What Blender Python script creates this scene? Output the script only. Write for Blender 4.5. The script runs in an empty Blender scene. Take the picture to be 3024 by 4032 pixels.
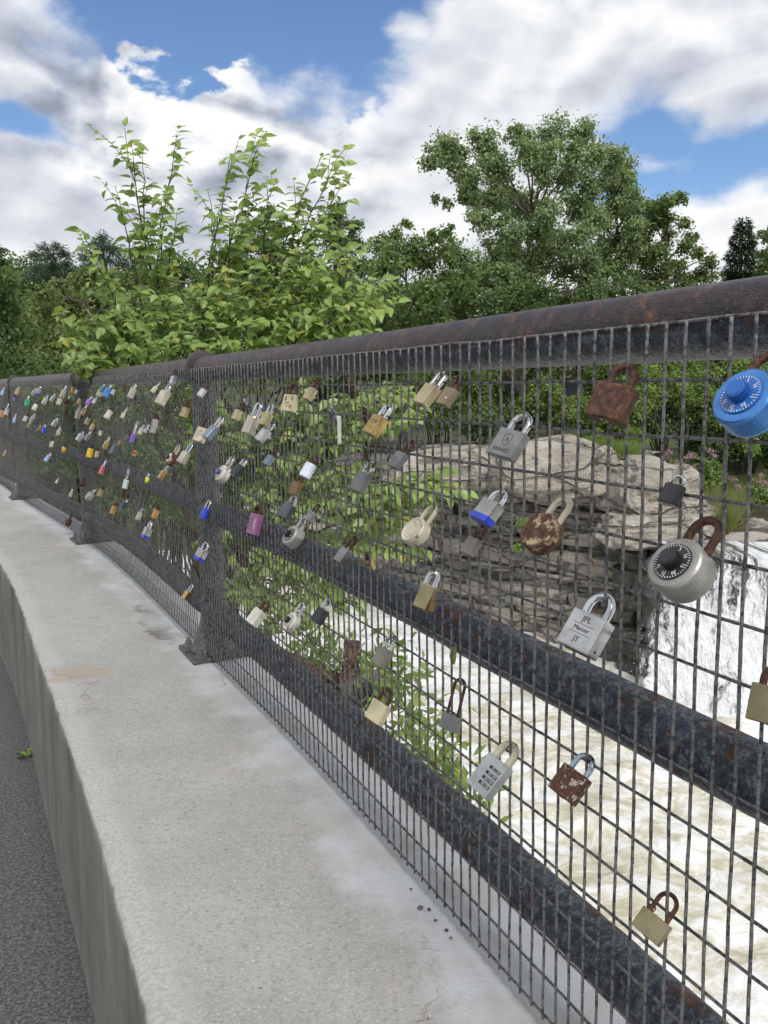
import bpy, bmesh, math, random
import numpy as np
from mathutils import Vector, Matrix, noise as mnoise
random.seed(7)
rng = np.random.default_rng(11)
sc = bpy.context.scene
COL = sc.collection

# ------------------------------------------------------------------ camera
CAMZ, PITCH, ROLL, FPX = 0.79694, 0.1475, -0.01622, 3400.0
cp, sp_, cr, sr = math.cos(PITCH), math.sin(PITCH), math.cos(ROLL), math.sin(ROLL)
C_F = Vector((0, cp, -sp_)); _u0 = Vector((0, sp_, cp)); _r0 = Vector((1, 0, 0))
C_R = cr*_r0 + sr*_u0; C_U = -sr*_r0 + cr*_u0
cam = bpy.data.cameras.new('camera'); camo = bpy.data.objects.new('camera', cam); COL.objects.link(camo)
cam.sensor_fit = 'VERTICAL'; cam.sensor_height = 24.0; cam.lens = FPX/4032*24.0
cam.clip_start = 0.02; cam.clip_end = 2000
m = Matrix.Identity(4)
for i in range(3):
    m[i][0] = C_R[i]; m[i][1] = C_U[i]; m[i][2] = -C_F[i]
m.translation = (0, 0, CAMZ); camo.matrix_world = m
sc.camera = camo
def at(u, v, Y):
    """point in the place seen at photo pixel (u, v) at depth Y metres"""
    d = C_F + C_R*((u-1512)/FPX) - C_U*((v-2016)/FPX)
    return Vector((0, 0, CAMZ)) + d*(Y/d.y)

# ------------------------------------------------------------------ node helpers
class NT:
    def __init__(s, tree): s.t = tree; s.n = tree.nodes; s.l = tree.links
    def node(s, typ, **k):
        n = s.n.new(typ)
        for a, b in k.items(): setattr(n, a, b)
        return n
    def put(s, sock, v):
        if v is None: return
        if isinstance(v, bpy.types.NodeSocket): s.l.new(v, sock)
        elif isinstance(v, (tuple, list)) and len(v) == 3 and sock.type == 'RGBA': sock.default_value = (*v, 1)
        else: sock.default_value = v
    def math(s, op, a, b=None, c=None, clamp=False):
        n = s.node('ShaderNodeMath', operation=op, use_clamp=clamp)
        for i, v in enumerate((a, b, c)):
            if v is not None: s.put(n.inputs[i], v)
        return n.outputs[0]
    def vmath(s, op, a, b=None):
        n = s.node('ShaderNodeVectorMath', operation=op); s.put(n.inputs[0], a)
        if b is not None: s.put(n.inputs[3] if op == 'SCALE' else n.inputs[1], b)
        return n.outputs[0]
    def noise(s, vec, scale, detail=4, rough=.55, dist=0, dims='3D'):
        n = s.node('ShaderNodeTexNoise', noise_dimensions=dims); s.put(n.inputs['Vector'], vec); n.inputs['Scale'].default_value = scale
        n.inputs['Detail'].default_value = detail; n.inputs['Roughness'].default_value = rough; n.inputs['Distortion'].default_value = dist
        return n.outputs[0]
    def voro(s, vec, scale, feature='F1', rnd=1):
        n = s.node('ShaderNodeTexVoronoi', feature=feature); s.put(n.inputs['Vector'], vec); n.inputs['Scale'].default_value = scale
        n.inputs['Randomness'].default_value = rnd
        return n
    def ramp(s, f, stops, interp='LINEAR'):
        n = s.node('ShaderNodeValToRGB'); s.put(n.inputs[0], f); r = n.color_ramp; r.interpolation = interp
        while len(r.elements) < len(stops): r.elements.new(.5)
        for e, (p, c) in zip(r.elements, stops):
            e.position = p
            e.color = (c, c, c, 1) if isinstance(c, (int, float)) else (*c, 1)
        return n.outputs[0]
    def step(s, f, a, b):
        n = s.node('ShaderNodeMapRange', interpolation_type='SMOOTHSTEP'); s.put(n.inputs[0], f)
        n.inputs[1].default_value = a; n.inputs[2].default_value = b; return n.outputs[0]
    def mix(s, f, a, b, blend='MIX'):
        n = s.node('ShaderNodeMix', data_type='RGBA', blend_type=blend); s.put(n.inputs[0], f); s.put(n.inputs[6], a); s.put(n.inputs[7], b)
        return n.outputs[2]
    def mapping(s, vec, scale=(1, 1, 1), loc=(0, 0, 0)):
        n = s.node('ShaderNodeMapping'); s.put(n.inputs[0], vec); n.inputs['Scale'].default_value = scale; n.inputs['Location'].default_value = loc
        return n.outputs[0]
    def bump(s, h, strength, dist):
        n = s.node('ShaderNodeBump'); s.put(n.inputs['Height'], h); n.inputs['Strength'].default_value = strength; n.inputs['Distance'].default_value = dist
        return n.outputs[0]

# ------------------------------------------------------------------ sky (world), sun, exposure
SUN_EL, SUN_AZ = math.radians(52), math.radians(158)      # azimuth from +Y towards +X
SUN_DIR = Vector((math.cos(SUN_EL)*math.sin(SUN_AZ), math.cos(SUN_EL)*math.cos(SUN_AZ), math.sin(SUN_EL)))
w = bpy.data.worlds.new('World'); sc.world = w; w.use_nodes = True
N = NT(w.node_tree); w.node_tree.nodes.clear()
sky = N.node('ShaderNodeTexSky', sky_type='NISHITA'); sky.sun_disc = False
sky.sun_elevation = SUN_EL; sky.sun_rotation = SUN_AZ; sky.altitude = 100; sky.air_density = 1.0; sky.dust_density = .3; sky.ozone_density = 3.0
tc = N.node('ShaderNodeTexCoord').outputs['Generated']
sx = N.node('ShaderNodeSeparateXYZ'); N.l.new(tc, sx.inputs[0])
az = N.math('ARCTAN2', sx.outputs[0], sx.outputs[1]); el = N.math('ARCSINE', sx.outputs[2])
st = N.mapping(tc, (1, 1, 1.55))
big = N.noise(st, 3.1, 4, .5)
det = N.noise(st, 11.0, 7, .6, .2)
bil = N.math('ABSOLUTE', N.math('SUBTRACT', N.noise(st, 13, 2, .5), .5))
def plane(ax, ex, bx, by):     # signed distance (radians), positive on the left of the direction a -> b
    dx, dy = bx-ax, by-ex; L = math.hypot(dx, dy)
    return N.math('ADD', N.math('MULTIPLY', az, -dy/L), N.math('ADD', N.math('MULTIPLY', el, dx/L), (dy*ax-dx*ex)/L))
def ae(u, v):
    p = at(u, v, 1.0) - Vector((0, 0, CAMZ)); p.normalize(); return math.atan2(p.x, p.y), math.asin(p.z)
def seg(u0, v0, u1, v1): return plane(*ae(u0, v0), *ae(u1, v1))
def nmin(*a):
    r = a[0]
    for b in a[1:]: r = N.math('MINIMUM', r, b)
    return r
def nmax(*a):
    r = a[0]
    for b in a[1:]: r = N.math('MAXIMUM', r, b)
    return r
# open blue areas between the cloud banks
blue1 = nmin(seg(240, 60, 1440, 455), seg(1430, 440, 1640, 40), N.math('SUBTRACT', .62, el), seg(235, -200, 285, 120))
def blob(u, v, ru, rv, rot=0):
    a0, e0 = ae(u, v); c, s = math.cos(rot), math.sin(rot)
    x = N.math('SUBTRACT', az, a0); y = N.math('SUBTRACT', el, e0)
    X = N.math('ADD', N.math('MULTIPLY', x, c*FPX/ru), N.math('MULTIPLY', y, s*FPX/ru))
    Y = N.math('ADD', N.math('MULTIPLY', x, -s*FPX/rv), N.math('MULTIPLY', y, c*FPX/rv))
    d = N.math('SQRT', N.math('ADD', N.math('MULTIPLY', X, X), N.math('MULTIPLY', Y, Y)))
    return N.math('SUBTRACT', 1, d)
blue2 = nmax(blob(2860, 640, 430, 110, .12), blob(2600, 560, 190, 110, -.6))
blue3 = blob(70, 480, 130, 50, -.2)
inframe = nmax(N.math('ADD', N.math('MULTIPLY', blue1, 6.0), .27), N.math('ADD', N.math('MULTIPLY', blue2, .42), .14), N.math('ADD', N.math('MULTIPLY', blue3, .5), .10))
wisp = N.math('MULTIPLY', nmax(blob(1230, 270, 150, 150), blob(2610, 625, 190, 75, -.3)), .34)
wisp = N.math('MAXIMUM', wisp, 0)
n0 = N.math('MULTIPLY', N.math('SUBTRACT', big, .5), .75)
n1 = N.math('ADD', N.math('MULTIPLY', N.math('SUBTRACT', det, .5), 1.15), N.math('MULTIPLY', N.math('SUBTRACT', N.noise(st, 38, 5, .65), .5), .38))
b1 = N.math('MULTIPLY', N.math('SUBTRACT', bil, .1), 1.5)
dens = N.math('ADD', N.math('ADD', N.math('ADD', n0, n1), b1), .36)
# beyond the frame the same broken cumulus simply goes on
dens = N.math('ADD', N.math('SUBTRACT', dens, N.math('MULTIPLY', nmax(inframe, -.12), 1.8)), wisp)
soft = N.step(nmax(blob(2750, 600, 800, 380), blob(1240, 270, 300, 240), blob(70, 480, 330, 200), blob(1750, 150, 420, 420), blob(150, 50, 260, 330)), 0, .4)
alpha = N.math('ADD', N.math('MULTIPLY', N.step(dens, -.01, .13), N.math('SUBTRACT', 1, soft)), N.math('MULTIPLY', N.step(dens, -.28, .50), soft))
# relief: the billows compared with themselves a little way towards the light
def billow(vec):
    a1 = N.math('ABSOLUTE', N.math('SUBTRACT', N.noise(vec, 8.0, 2, .5, .25), .5)); a2 = N.noise(vec, 21, 6, .62)
    return N.math('ADD', N.math('MULTIPLY', a1, 1.5), N.math('MULTIPLY', a2, .42))
rel = N.math('MULTIPLY', N.math('SUBTRACT', billow(st), billow(N.vmath('ADD', st, (-.014, -.004, .034)))), 2.15)
cumz = N.step(blob(800, 480, 820, 480, -.25), 0, .5)
rel = N.math('MULTIPLY', rel, N.math('ADD', .38, N.math('MULTIPLY', cumz, .75)))
macro = N.math('MULTIPLY', N.math('SUBTRACT', N.noise(st, 4.2, 3, .5, .4), .5), 1.5)
macro = N.math('MULTIPLY', macro, N.math('SUBTRACT', 1, N.math('MULTIPLY', cumz, .55)))
rim = N.math('MULTIPLY', N.math('SUBTRACT', 1, N.step(dens, .1, .55)), .16)
left_bank = N.math('MULTIPLY', N.step(blob(60, 260, 420, 330), 0, .55), -.34)
right_bank = N.math('MULTIPLY', N.step(blob(2500, 420, 1150, 480), 0, .6), -.05)
cum = N.math('MULTIPLY', N.step(blob(740, 360, 700, 270, -.32), 0, .7), .20)
low = N.math('MULTIPLY', N.step(el, .30, .06), .06)
bri = N.math('ADD', N.math('ADD', N.math('ADD', .71, rel), N.math('ADD', macro, rim)), N.math('ADD', N.math('ADD', left_bank, low), N.math('ADD', right_bank, cum)))
ccol = N.ramp(bri, [(.10, (.33, .37, .45)), (.40, (.50, .54, .63)), (.64, (.70, .73, .80)), (.84, (.90, .92, .95)), (1, (1.04, 1.04, 1.04))])
bg1 = N.node('ShaderNodeBackground'); N.put(bg1.inputs[0], N.mix(1.0, sky.outputs[0], (.86, .95, 1.06), 'MULTIPLY')); bg1.inputs[1].default_value = .09
bg2 = N.node('ShaderNodeBackground'); N.put(bg2.inputs[0], ccol); bg2.inputs[1].default_value = .675
ms = N.node('ShaderNodeMixShader'); N.l.new(alpha, ms.inputs[0]); N.l.new(bg1.outputs[0], ms.inputs[1]); N.l.new(bg2.outputs[0], ms.inputs[2])
wo = N.node('ShaderNodeOutputWorld'); N.l.new(ms.outputs[0], wo.inputs[0])
w.cycles.sampling_method = 'MANUAL'; w.cycles.sample_map_resolution = 512

sun = bpy.data.lights.new('sun', 'SUN'); suno = bpy.data.objects.new('sun', sun); COL.objects.link(suno)
sun.energy = 2.2; sun.angle = math.radians(24); sun.color = (1, .975, .94)
suno.rotation_euler = (-SUN_DIR).to_track_quat('-Z', 'Y').to_euler()
sc.view_settings.view_transform = 'Standard'; sc.view_settings.look = 'None'
sc.view_settings.exposure = 0.52; sc.view_settings.gamma = 1.0; sc.view_settings.use_curve_mapping = False
sc.cycles.max_bounces = 4; sc.cycles.diffuse_bounces = 2; sc.cycles.glossy_bounces = 2; sc.cycles.use_adaptive_sampling = True; sc.cycles.adaptive_threshold = .025; sc.cycles.transparent_max_bounces = 8; sc.cycles.caustics_reflective = False; sc.cycles.caustics_refractive = False
sc.cycles.use_denoising = True

# ------------------------------------------------------------------ materials
MATS = {}
def newmat(name):
    mt = bpy.data.materials.new(name); mt.use_nodes = True
    n = NT(mt.node_tree); b = mt.node_tree.nodes['Principled BSDF']; MATS[name] = mt
    return mt, n, b
def objcoord(n, rnd=True):
    c = n.node('ShaderNodeTexCoord').outputs['Object']
    if rnd:
        r = n.node('ShaderNodeObjectInfo').outputs['Random']
        cx = n.node('ShaderNodeCombineXYZ')
        for i, k in enumerate((37.0, 61.0, 13.0)): n.l.new(n.math('MULTIPLY', r, k), cx.inputs[i])
        c = n.vmath('ADD', c, cx.outputs[0])
    return c
RUST = [(.25, (.018, .010, .008)), (.45, (.052, .023, .015)), (.58, (.105, .045, .022)), (.75, (.20, .10, .05))]
def metal(name, col, rough=.4, metallic=.85, rust=.2, col2=None, scale=160, bump=.25):
    """weathered metal or paint with patches of rust; rust = share covered"""
    mt, n, b = newmat(name); c = objcoord(n)
    a = n.noise(c, scale*.55, 6, .62); f = n.noise(c, scale*3.5, 3, .6); g = n.noise(c, scale*.22, 3, .5)
    base = n.mix(n.step(g, .35, .65), col, col2 or tuple(x*.72 for x in col))
    base = n.mix(n.math('MULTIPLY', n.step(f, .5, .75), .35), base, tuple(x*.55 for x in col)); scr = n.noise(n.mapping(c, (scale*.4, scale*.4, scale*5)), 1, 3, .7); base = n.mix(n.math('MULTIPLY', n.step(scr, .62, .70), .4), base, tuple(min(.9, x*1.5+.03) for x in col)); base = n.mix(n.math('MULTIPLY', n.step(n.noise(c, scale*.9, 5, .7), .56, .72), .45), base, tuple(x*.38+.012 for x in col))
    th = .78 - rust*.56
    msk = n.step(n.math('ADD', n.math('MULTIPLY', a, .8), n.math('MULTIPLY', f, .2)), th-.03, th+.05)
    if rust <= 0: msk = n.math('MULTIPLY', msk, 0.0)
    rc = n.ramp(n.noise(c, scale*1.6, 5, .65), RUST)
    n.put(b.inputs['Base Color'], n.mix(msk, base, rc))
    n.put(b.inputs['Metallic'], n.math('MULTIPLY', n.math('SUBTRACT', 1, msk), metallic))
    n.put(b.inputs['Roughness'], n.math('ADD', n.math('MULTIPLY', n.math('SUBTRACT', 1, msk), rough + 0.0), n.math('ADD', n.math('MULTIPLY', msk, .85), n.math('MULTIPLY', n.math('SUBTRACT', f, .5), .25))))
    n.put(b.inputs['Normal'], n.bump(n.math('ADD', n.math('MULTIPLY', msk, .5), n.math('MULTIPLY', f, .5)), bump, .0006))
    return mt
metal('rust_red', (.10, .038, .026), .8, .1, .66, scale=90); metal('rust_brown', (.07, .028, .018), .8, .15, .6); metal('rust', (.055, .032, .026), .75, .3, .6)
metal('rust_cream', (.42, .33, .2), .7, .1, .62, scale=110); metal('rust_speckle', (.55, .48, .42), .7, .2, .64, scale=230, bump=.6)
metal('blue_metal', (.09, .27, .66), .30, .65, 0); metal('zinc', (.28, .285, .28), .45, .75, .02); metal('zinc_dark', (.22, .22, .22), .5, .6, .03)
metal('zinc_brown', (.27, .24, .21), .5, .6, .1); metal('slate', (.12, .13, .14), .5, .4, .02); metal('slate_blue', (.24, .29, .35), .4, .6, .03)
metal('olive_grey', (.24, .23, .19), .5, .6, .05); metal('aluminium', (.54, .545, .54), .38, .75, 0); metal('aluminium_grey', (.42, .44, .44), .5, .4, .03)
metal('silver', (.62, .63, .65), .3, .8, .03); metal('silver_grey', (.40, .385, .35), .45, .6, .1); metal('laminated', (.52, .52, .50), .38, .75, .03)
metal('brass', (.58, .41, .16), .28, .95, .02); metal('brass_pale', (.52, .44, .27), .32, .9, .04); metal('brass_dull', (.32, .26, .17), .42, .85, .06)
metal('brass_brown', (.30, .19, .09), .5, .6, .15); metal('brass_olive', (.30, .26, .15), .5, .6, .06); metal('brass_silver', (.57, .52, .42), .3, .85, .02)
metal('orange_brass', (.58, .32, .10), .45, .5, .15); metal('orange_rust', (.5, .24, .1), .7, .1, .4); metal('tan', (.52, .40, .24), .5, .4, .1)
metal('cream', (.56, .50, .38), .5, .1, .13); metal('cream_yellow', (.60, .54, .34), .5, .1, .18); metal('cream_rust', (.58, .52, .38), .5, .1, .34); metal('cream_grey', (.48, .45, .37), .5, .2, .1)
metal('offwhite', (.62, .60, .52), .5, .05, .05); metal('white_rust', (.66, .62, .54), .5, .05, .36); metal('pink_grey', (.44, .38, .38), .5, .1, .05)
metal('chrome', (.66, .68, .71), .16, 1.0, 0); metal('chrome_rust', (.60, .60, .58), .25, .9, .42, scale=200); metal('steel_rust', (.36, .45, .50), .3, .8, .38, scale=200)
for nm, c_, r_ in (('white_plastic', (.66, .72, .80), .3), ('black_plastic', (.018, .02, .024), .3), ('black_scuffed', (.035, .037, .042), .55), ('blue_plastic', (.03, .07, .52), .35), ('navy', (.03, .045, .1), .4),
                   ('teal', (.04, .22, .26), .4), ('violet', (.34, .16, .62), .35), ('purple', (.22, .1, .6), .35), ('pink_plastic', (.82, .16, .25), .4), ('mauve', (.33, .12, .27), .45),
                   ('neon_yellow', (.82, .85, .03), .4), ('yellow_plastic', (.8, .5, .03), .4), ('green_plastic', (.03, .36, .16), .45), ('pale_mint', (.55, .66, .62), .45), ('pale_blue', (.3, .45, .72), .4), ('purple_knob', (.13, .12, .36), .45)):
    metal(nm, c_, r_, 0, 0, scale=220, bump=.12)
def plain(name, col, rough=.6, metallic=0):
    mt, n, b = newmat(name); c = objcoord(n, False)
    n.put(b.inputs['Base Color'], n.mix(n.noise(c, 300, 3), tuple(x*.75 for x in col), tuple(min(1, x*1.15) for x in col)))
    b.inputs['Roughness'].default_value = rough; b.inputs['Metallic'].default_value = metallic
    return mt
plain('engraving', (.10, .095, .09), .8); plain('engraving_brown', (.13, .05, .03), .8); plain('white_print', (.72, .70, .68), .6); plain('dial_black', (.02, .02, .023), .4)
plain('dial_blue', (.02, .12, .42), .35); plain('hole_black', (.012, .012, .012), .7); plain('tape_white', (.66, .64, .56), .7); plain('paper', (.66, .58, .44), .8)
plain('wheel_grey', (.30, .31, .31), .5, .3)

def uvn(n): return n.node('ShaderNodeUVMap', uv_map='UVMap').outputs[0]
# concrete of the parapet; uv = (metres along, metres across)
mt, n, b = newmat('concrete')
c = objcoord(n, False); geo = n.node('ShaderNodeNewGeometry'); sep = n.node('ShaderNodeSeparateXYZ'); n.l.new(geo.outputs['Normal'], sep.inputs[0])
uvs = n.node('ShaderNodeSeparateXYZ'); n.l.new(uvn(n), uvs.inputs[0])
g1 = n.noise(c, 2.3, 6, .6); g2 = n.noise(c, 9, 5, .6); g3 = n.noise(c, 60, 5, .65); g4 = n.noise(c, 240, 3, .6)
col = n.ramp(g1, [(.3, (.25, .25, .24)), (.5, (.30, .295, .28)), (.7, (.35, .34, .318))])
col = n.mix(n.math('MULTIPLY', n.step(g2, .48, .7), .35), col, (.36, .345, .315))
col = n.mix(n.math('MULTIPLY', n.step(g3, .51, .68), .6), col, (.19, .19, .188)); col = n.mix(n.math('MULTIPLY', n.step(g4, .53, .68), .9), col, (.44, .43, .40)); g5 = n.noise(c, 130, 3, .6); col = n.mix(n.math('MULTIPLY', n.step(g5, .55, .66), .55), col, (.16, .158, .155)); g6 = n.noise(c, 28, 5, .7); col = n.mix(n.math('MULTIPLY', n.step(g6, .50, .68), .28), col, (.21, .205, .195))
edge_band = n.math('MULTIPLY', n.step(n.math('ADD', uvs.outputs[1], n.math('MULTIPLY', n.math('SUBTRACT', g2, .5), .05)), .37, .41), .6); col = n.mix(edge_band, col, n.mix(n.step(g5, .42, .6), (.30, .305, .30), (.44, .43, .40)))
def patch(u_, v_, ru, rv, lo, hi):
    ax = n.math('DIVIDE', n.math('SUBTRACT', uvs.outputs[0], u_), ru); ay = n.math('DIVIDE', n.math('SUBTRACT', uvs.outputs[1], v_), rv)
    r_ = n.math('SQRT', n.math('ADD', n.math('MULTIPLY', ax, ax), n.math('MULTIPLY', ay, ay))); return n.step(n.math('ADD', r_, n.math('MULTIPLY', n.math('SUBTRACT', n.noise(c, 16, 5, .65), .5), 2.6)), hi, lo)
col = n.mix(n.math('MULTIPLY', patch(2.13, .36, .075, .10, .85, 1.0), .6), col, (.30, .245, .18))
col = n.mix(n.math('MULTIPLY', patch(2.52, .05, .28, .05, .7, 1.0), .8), col, (.075, .062, .05))
vsp = n.voro(c, 46); col = n.mix(n.math('MULTIPLY', n.step(vsp.outputs[0], .16, .08), n.step(n.noise(c, 8, 3), .58, .66)), col, (.09, .085, .08))
# whitish lime bloom creeping out from under the fence, with a rusty fringe
d_ = n.math('ADD', uvs.outputs[1], n.math('ADD', n.math('MULTIPLY', n.math('SUBTRACT', n.noise(c, 4.2, 5, .6), .5), .26), n.math('MULTIPLY', n.math('SUBTRACT', n.noise(c, 26, 4, .6), .5), .06)))
lime = n.step(d_, .125, .03); fringe = n.math('MULTIPLY', n.step(d_, .20, .12), n.math('SUBTRACT', 1, lime))
col = n.mix(n.math('MULTIPLY', fringe, .12), col, (.36, .32, .27))
col = n.mix(n.math('MULTIPLY', lime, .8), col, n.mix(n.step(g2, .4, .65), (.48, .495, .52), (.41, .40, .385)))
crk = n.voro(n.vmath('ADD', c, n.vmath('SCALE', n.node('ShaderNodeTexNoise').outputs[1], .25)), 3.0, 'DISTANCE_TO_EDGE')
cn = n.node('ShaderNodeTexNoise'); cn.inputs['Scale'].default_value = 7; cn.inputs['Detail'].default_value = 5; n.l.new(c, cn.inputs['Vector'])
n.l.new(n.vmath('ADD', c, n.vmath('SCALE', cn.outputs[1], .35)), crk.inputs['Vector'])
cm = n.math('MULTIPLY', n.step(crk.outputs[0], .012, .003), n.step(n.noise(c, 1.7, 3), .52, .6))
col = n.mix(n.math('MULTIPLY', cm, .55), col, (.24, .18, .15))
# side faces: water streaks running down
strk = n.math('ADD', n.math('MULTIPLY', n.noise(n.mapping(c, (5, 5, .7)), 1, 7, .7, .3), .6), n.math('MULTIPLY', n.noise(c, 5, 6, .65), .4)); strk2 = n.noise(n.mapping(c, (60, 60, 2.2)), 1, 4, .65)
side = n.ramp(strk, [(.32, (.10, .092, .075)), (.45, (.185, .175, .15)), (.54, (.235, .225, .195)), (.68, (.34, .335, .31))])
side = n.mix(n.math('MULTIPLY', n.step(strk2, .52, .7), .28), side, (.11, .10, .08)); side = n.mix(n.math('MULTIPLY', n.step(g3, .5, .7), .35), side, (.13, .128, .12))
side = n.mix(n.math('MULTIPLY', n.step(g2, .5, .75), .12), side, (.26, .21, .15))
col = n.mix(n.step(sep.outputs[2], .75, .35), col, side)
n.put(b.inputs['Base Color'], col); b.inputs['Roughness'].default_value = .88
hh = n.math('ADD', n.math('MULTIPLY', g3, .8), n.math('ADD', n.math('MULTIPLY', g4, .5), n.math('MULTIPLY', cm, -1.2)))
n.put(b.inputs['Normal'], n.bump(hh, .7, .0028))
# asphalt
mt, n, b = newmat('asphalt'); c = objcoord(n, False)
v = n.voro(c, 210); a = n.noise(c, 1.2, 4); f = n.noise(c, 120, 4, .7)
col = n.mix(n.step(f, .38, .68), (.028, .027, .030), (.155, .150, .155)); col = n.mix(n.math('MULTIPLY', a, .4), col, (.105, .10, .105))
vs = n.voro(c, 33); col = n.mix(n.math('MULTIPLY', n.step(vs.outputs[0], .10, .06), n.step(n.noise(c, 5, 2), .5, .56)), col, (.42, .41, .38))
n.put(b.inputs['Base Color'], col); b.inputs['Roughness'].default_value = .85
n.put(b.inputs['Normal'], n.bump(n.math('ADD', f, n.math('MULTIPLY', v.outputs[0], .8)), .8, .004))
# rails: old navy black paint flaking off over rust; wear = share of bare rust
def railpaint(name, wear, brown):
    mt, n, b = newmat(name); c = objcoord(n, False); geo = n.node('ShaderNodeNewGeometry')
    sep = n.node('ShaderNodeSeparateXYZ'); n.l.new(geo.outputs['Normal'], sep.inputs[0])
    a = n.math('ADD', n.math('MULTIPLY', n.noise(c, 17, 6, .7), .6), n.math('MULTIPLY', n.noise(c, 62, 5, .7), .4)); f = n.noise(c, 85, 6, .68); g = n.noise(c, 260, 3, .65)
    fl = n.voro(n.vmath('ADD', c, n.vmath('SCALE', n.node('ShaderNodeTexNoise').outputs[1], .02)), 150, 'DISTANCE_TO_EDGE')
    paint = n.ramp(n.math('ADD', n.math('MULTIPLY', f, .55), n.math('MULTIPLY', n.noise(c, 200, 4, .75), .45)), [(.40, (.005, .009, .018)), (.475, (.018, .027, .044)), (.53, (.055, .070, .092)), (.60, (.15, .165, .175))] if name != 'post_black' else [(.36, (.02, .022, .026)), (.48, (.06, .062, .064)), (.56, (.12, .12, .115)), (.68, (.21, .205, .19))])
    rustc = n.ramp(n.noise(c, 55, 6, .68), [(.3, (.018, .010, .009)), (.48, (.055, .025, .017)), (.60, (.13, .052, .026)), (.72, (.28, .125, .06))])
    if brown:   # brown oxide on faces turned up, dark paint on faces turned down
        dull = n.ramp(n.noise(c, 38, 6, .62), [(.3, (.011, .007, .008)), (.55, (.026, .016, .015)), (.7, (.07, .040, .03))])
        rustc = n.mix(n.step(a, .50, .58), dull, rustc)
        k = n.math('ADD', n.math('MULTIPLY', sep.outputs[2], .55), n.math('SUBTRACT', a, .5))
        msk = n.step(k, -.12, .0)
    else:
        k = n.math('ADD', a, n.math('MULTIPLY', sep.outputs[2], .035)); msk = n.step(k, .595-wear, .615-wear)
    n.put(b.inputs['Base Color'], n.mix(msk, paint, rustc))
    n.put(b.inputs['Roughness'], n.math('ADD', n.math('MULTIPLY', f, .35), n.math('ADD', .13 if brown else .24, n.math('MULTIPLY', msk, .08 if brown else .30))))
    b.inputs['Specular IOR Level'].default_value = .55
    h = n.math('ADD', n.math('MULTIPLY', n.step(fl.outputs[0], 0, .12), .12), n.math('ADD', n.math('MULTIPLY', f, .9), n.math('ADD', n.math('MULTIPLY', msk, -.35), n.math('MULTIPLY', g, .25))))
    n.put(b.inputs['Normal'], n.bump(h, 1.0 if brown else 1.0, .004))
railpaint('rail_brown', .3, True); railpaint('rail_black', .03, False); railpaint('post_black', .0, False)
# mesh wire: grey weathered zinc and dust with chips of dark paint
mt, n, b = newmat('wire'); c = objcoord(n)
a = n.noise(c, 95, 4, .7); f = n.noise(c, 260, 3, .65); g = n.noise(c, 9, 3)
col = n.mix(n.step(f, .35, .65), (.09, .09, .086), (.19, .187, .175)); col = n.mix(n.math('MULTIPLY', n.step(a, .52, .58), .85), col, (.018, .022, .032))
col = n.mix(n.math('MULTIPLY', n.step(g, .66, .72), n.step(f, .45, .6)), col, (.15, .055, .025))
n.put(b.inputs['Base Color'], col); b.inputs['Roughness'].default_value = .68
n.put(b.inputs['Normal'], n.bump(n.math('ADD', a, f), .6, .0012))
# foliage
def leafmat(name, c1, c2, c3=None, trans=.4, rough=.5, spec=.35):
    mt, n, b = newmat(name)
    r = n.node('ShaderNodeNewGeometry').outputs['Random Per Island']; o = n.node('ShaderNodeObjectInfo').outputs['Random']
    x = n.math('FRACT', n.math('ADD', r, n.math('MULTIPLY', o, 7.31)))
    big_ = n.noise(objcoord(n), .55, 3, .5)
    col = n.ramp(x, [(0, c1), (.5, tuple((p+q)/2 for p, q in zip(c1, c2))), (.93, c2), (1, c3 or c2)])
    col = n.mix(n.math('MULTIPLY', n.step(big_, .42, .66), .35), col, tuple(q*1.2 for q in c2))
    n.put(b.inputs['Base Color'], col); b.inputs['Roughness'].default_value = rough; b.inputs['Specular IOR Level'].default_value = spec
    t = n.node('ShaderNodeBsdfTranslucent'); n.put(t.inputs[0], n.mix(.5, col, (.28, .42, .05), 'MIX'))
    mx = n.node('ShaderNodeMixShader'); mx.inputs[0].default_value = trans
    n.l.new(b.outputs[0], mx.inputs[1]); n.l.new(t.outputs[0], mx.inputs[2]); n.l.new(mx.outputs[0], n.n['Material Output'].inputs[0])
leafmat('elm_leaf', (.16, .245, .062), (.31, .42, .12), (.45, .38, .06), .45, .40, .5)
metal('cream_spot', (.56, .51, .40), .45, .1, .36, scale=120)
leafmat('cottonwood_leaf', (.14, .205, .088), (.25, .325, .15), None, .34)
leafmat('maple_leaf', (.07, .125, .042), (.15, .215, .065), (.18, .15, .04), .33)
leafmat('dark_leaf', (.045, .085, .030), (.10, .155, .050), None, .28)
leafmat('olive_leaf', (.07, .105, .033), (.15, .185, .06), (.2, .15, .04), .3)
leafmat('pine_needle', (.024, .05, .032), (.055, .09, .055), None, .12, .6)
leafmat('spruce_needle', (.016, .036, .020), (.042, .07, .035), None, .1, .6)
leafmat('bush_leaf', (.105, .175, .048), (.23, .32, .085), None, .38)
leafmat('lime_leaf', (.14, .23, .05), (.25, .36, .09), None, .42)
leafmat('grass_blade', (.13, .15, .05), (.26, .27, .11), (.32, .28, .15), .35)
leafmat('pink_petal', (.42, .22, .30), (.58, .34, .42), None, .3)
mt, n, b = newmat('bark'); c = objcoord(n, False)
n.put(b.inputs['Base Color'], n.ramp(n.noise(n.mapping(c, (1, 1, .25)), 22, 5, .65), [(.3, (.030, .024, .019)), (.6, (.085, .07, .056)), (.8, (.15, .13, .11))])); b.inputs['Roughness'].default_value = .9
n.put(b.inputs['Normal'], n.bump(n.noise(n.mapping(c, (1, 1, .2)), 30, 4), .6, .02))
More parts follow.
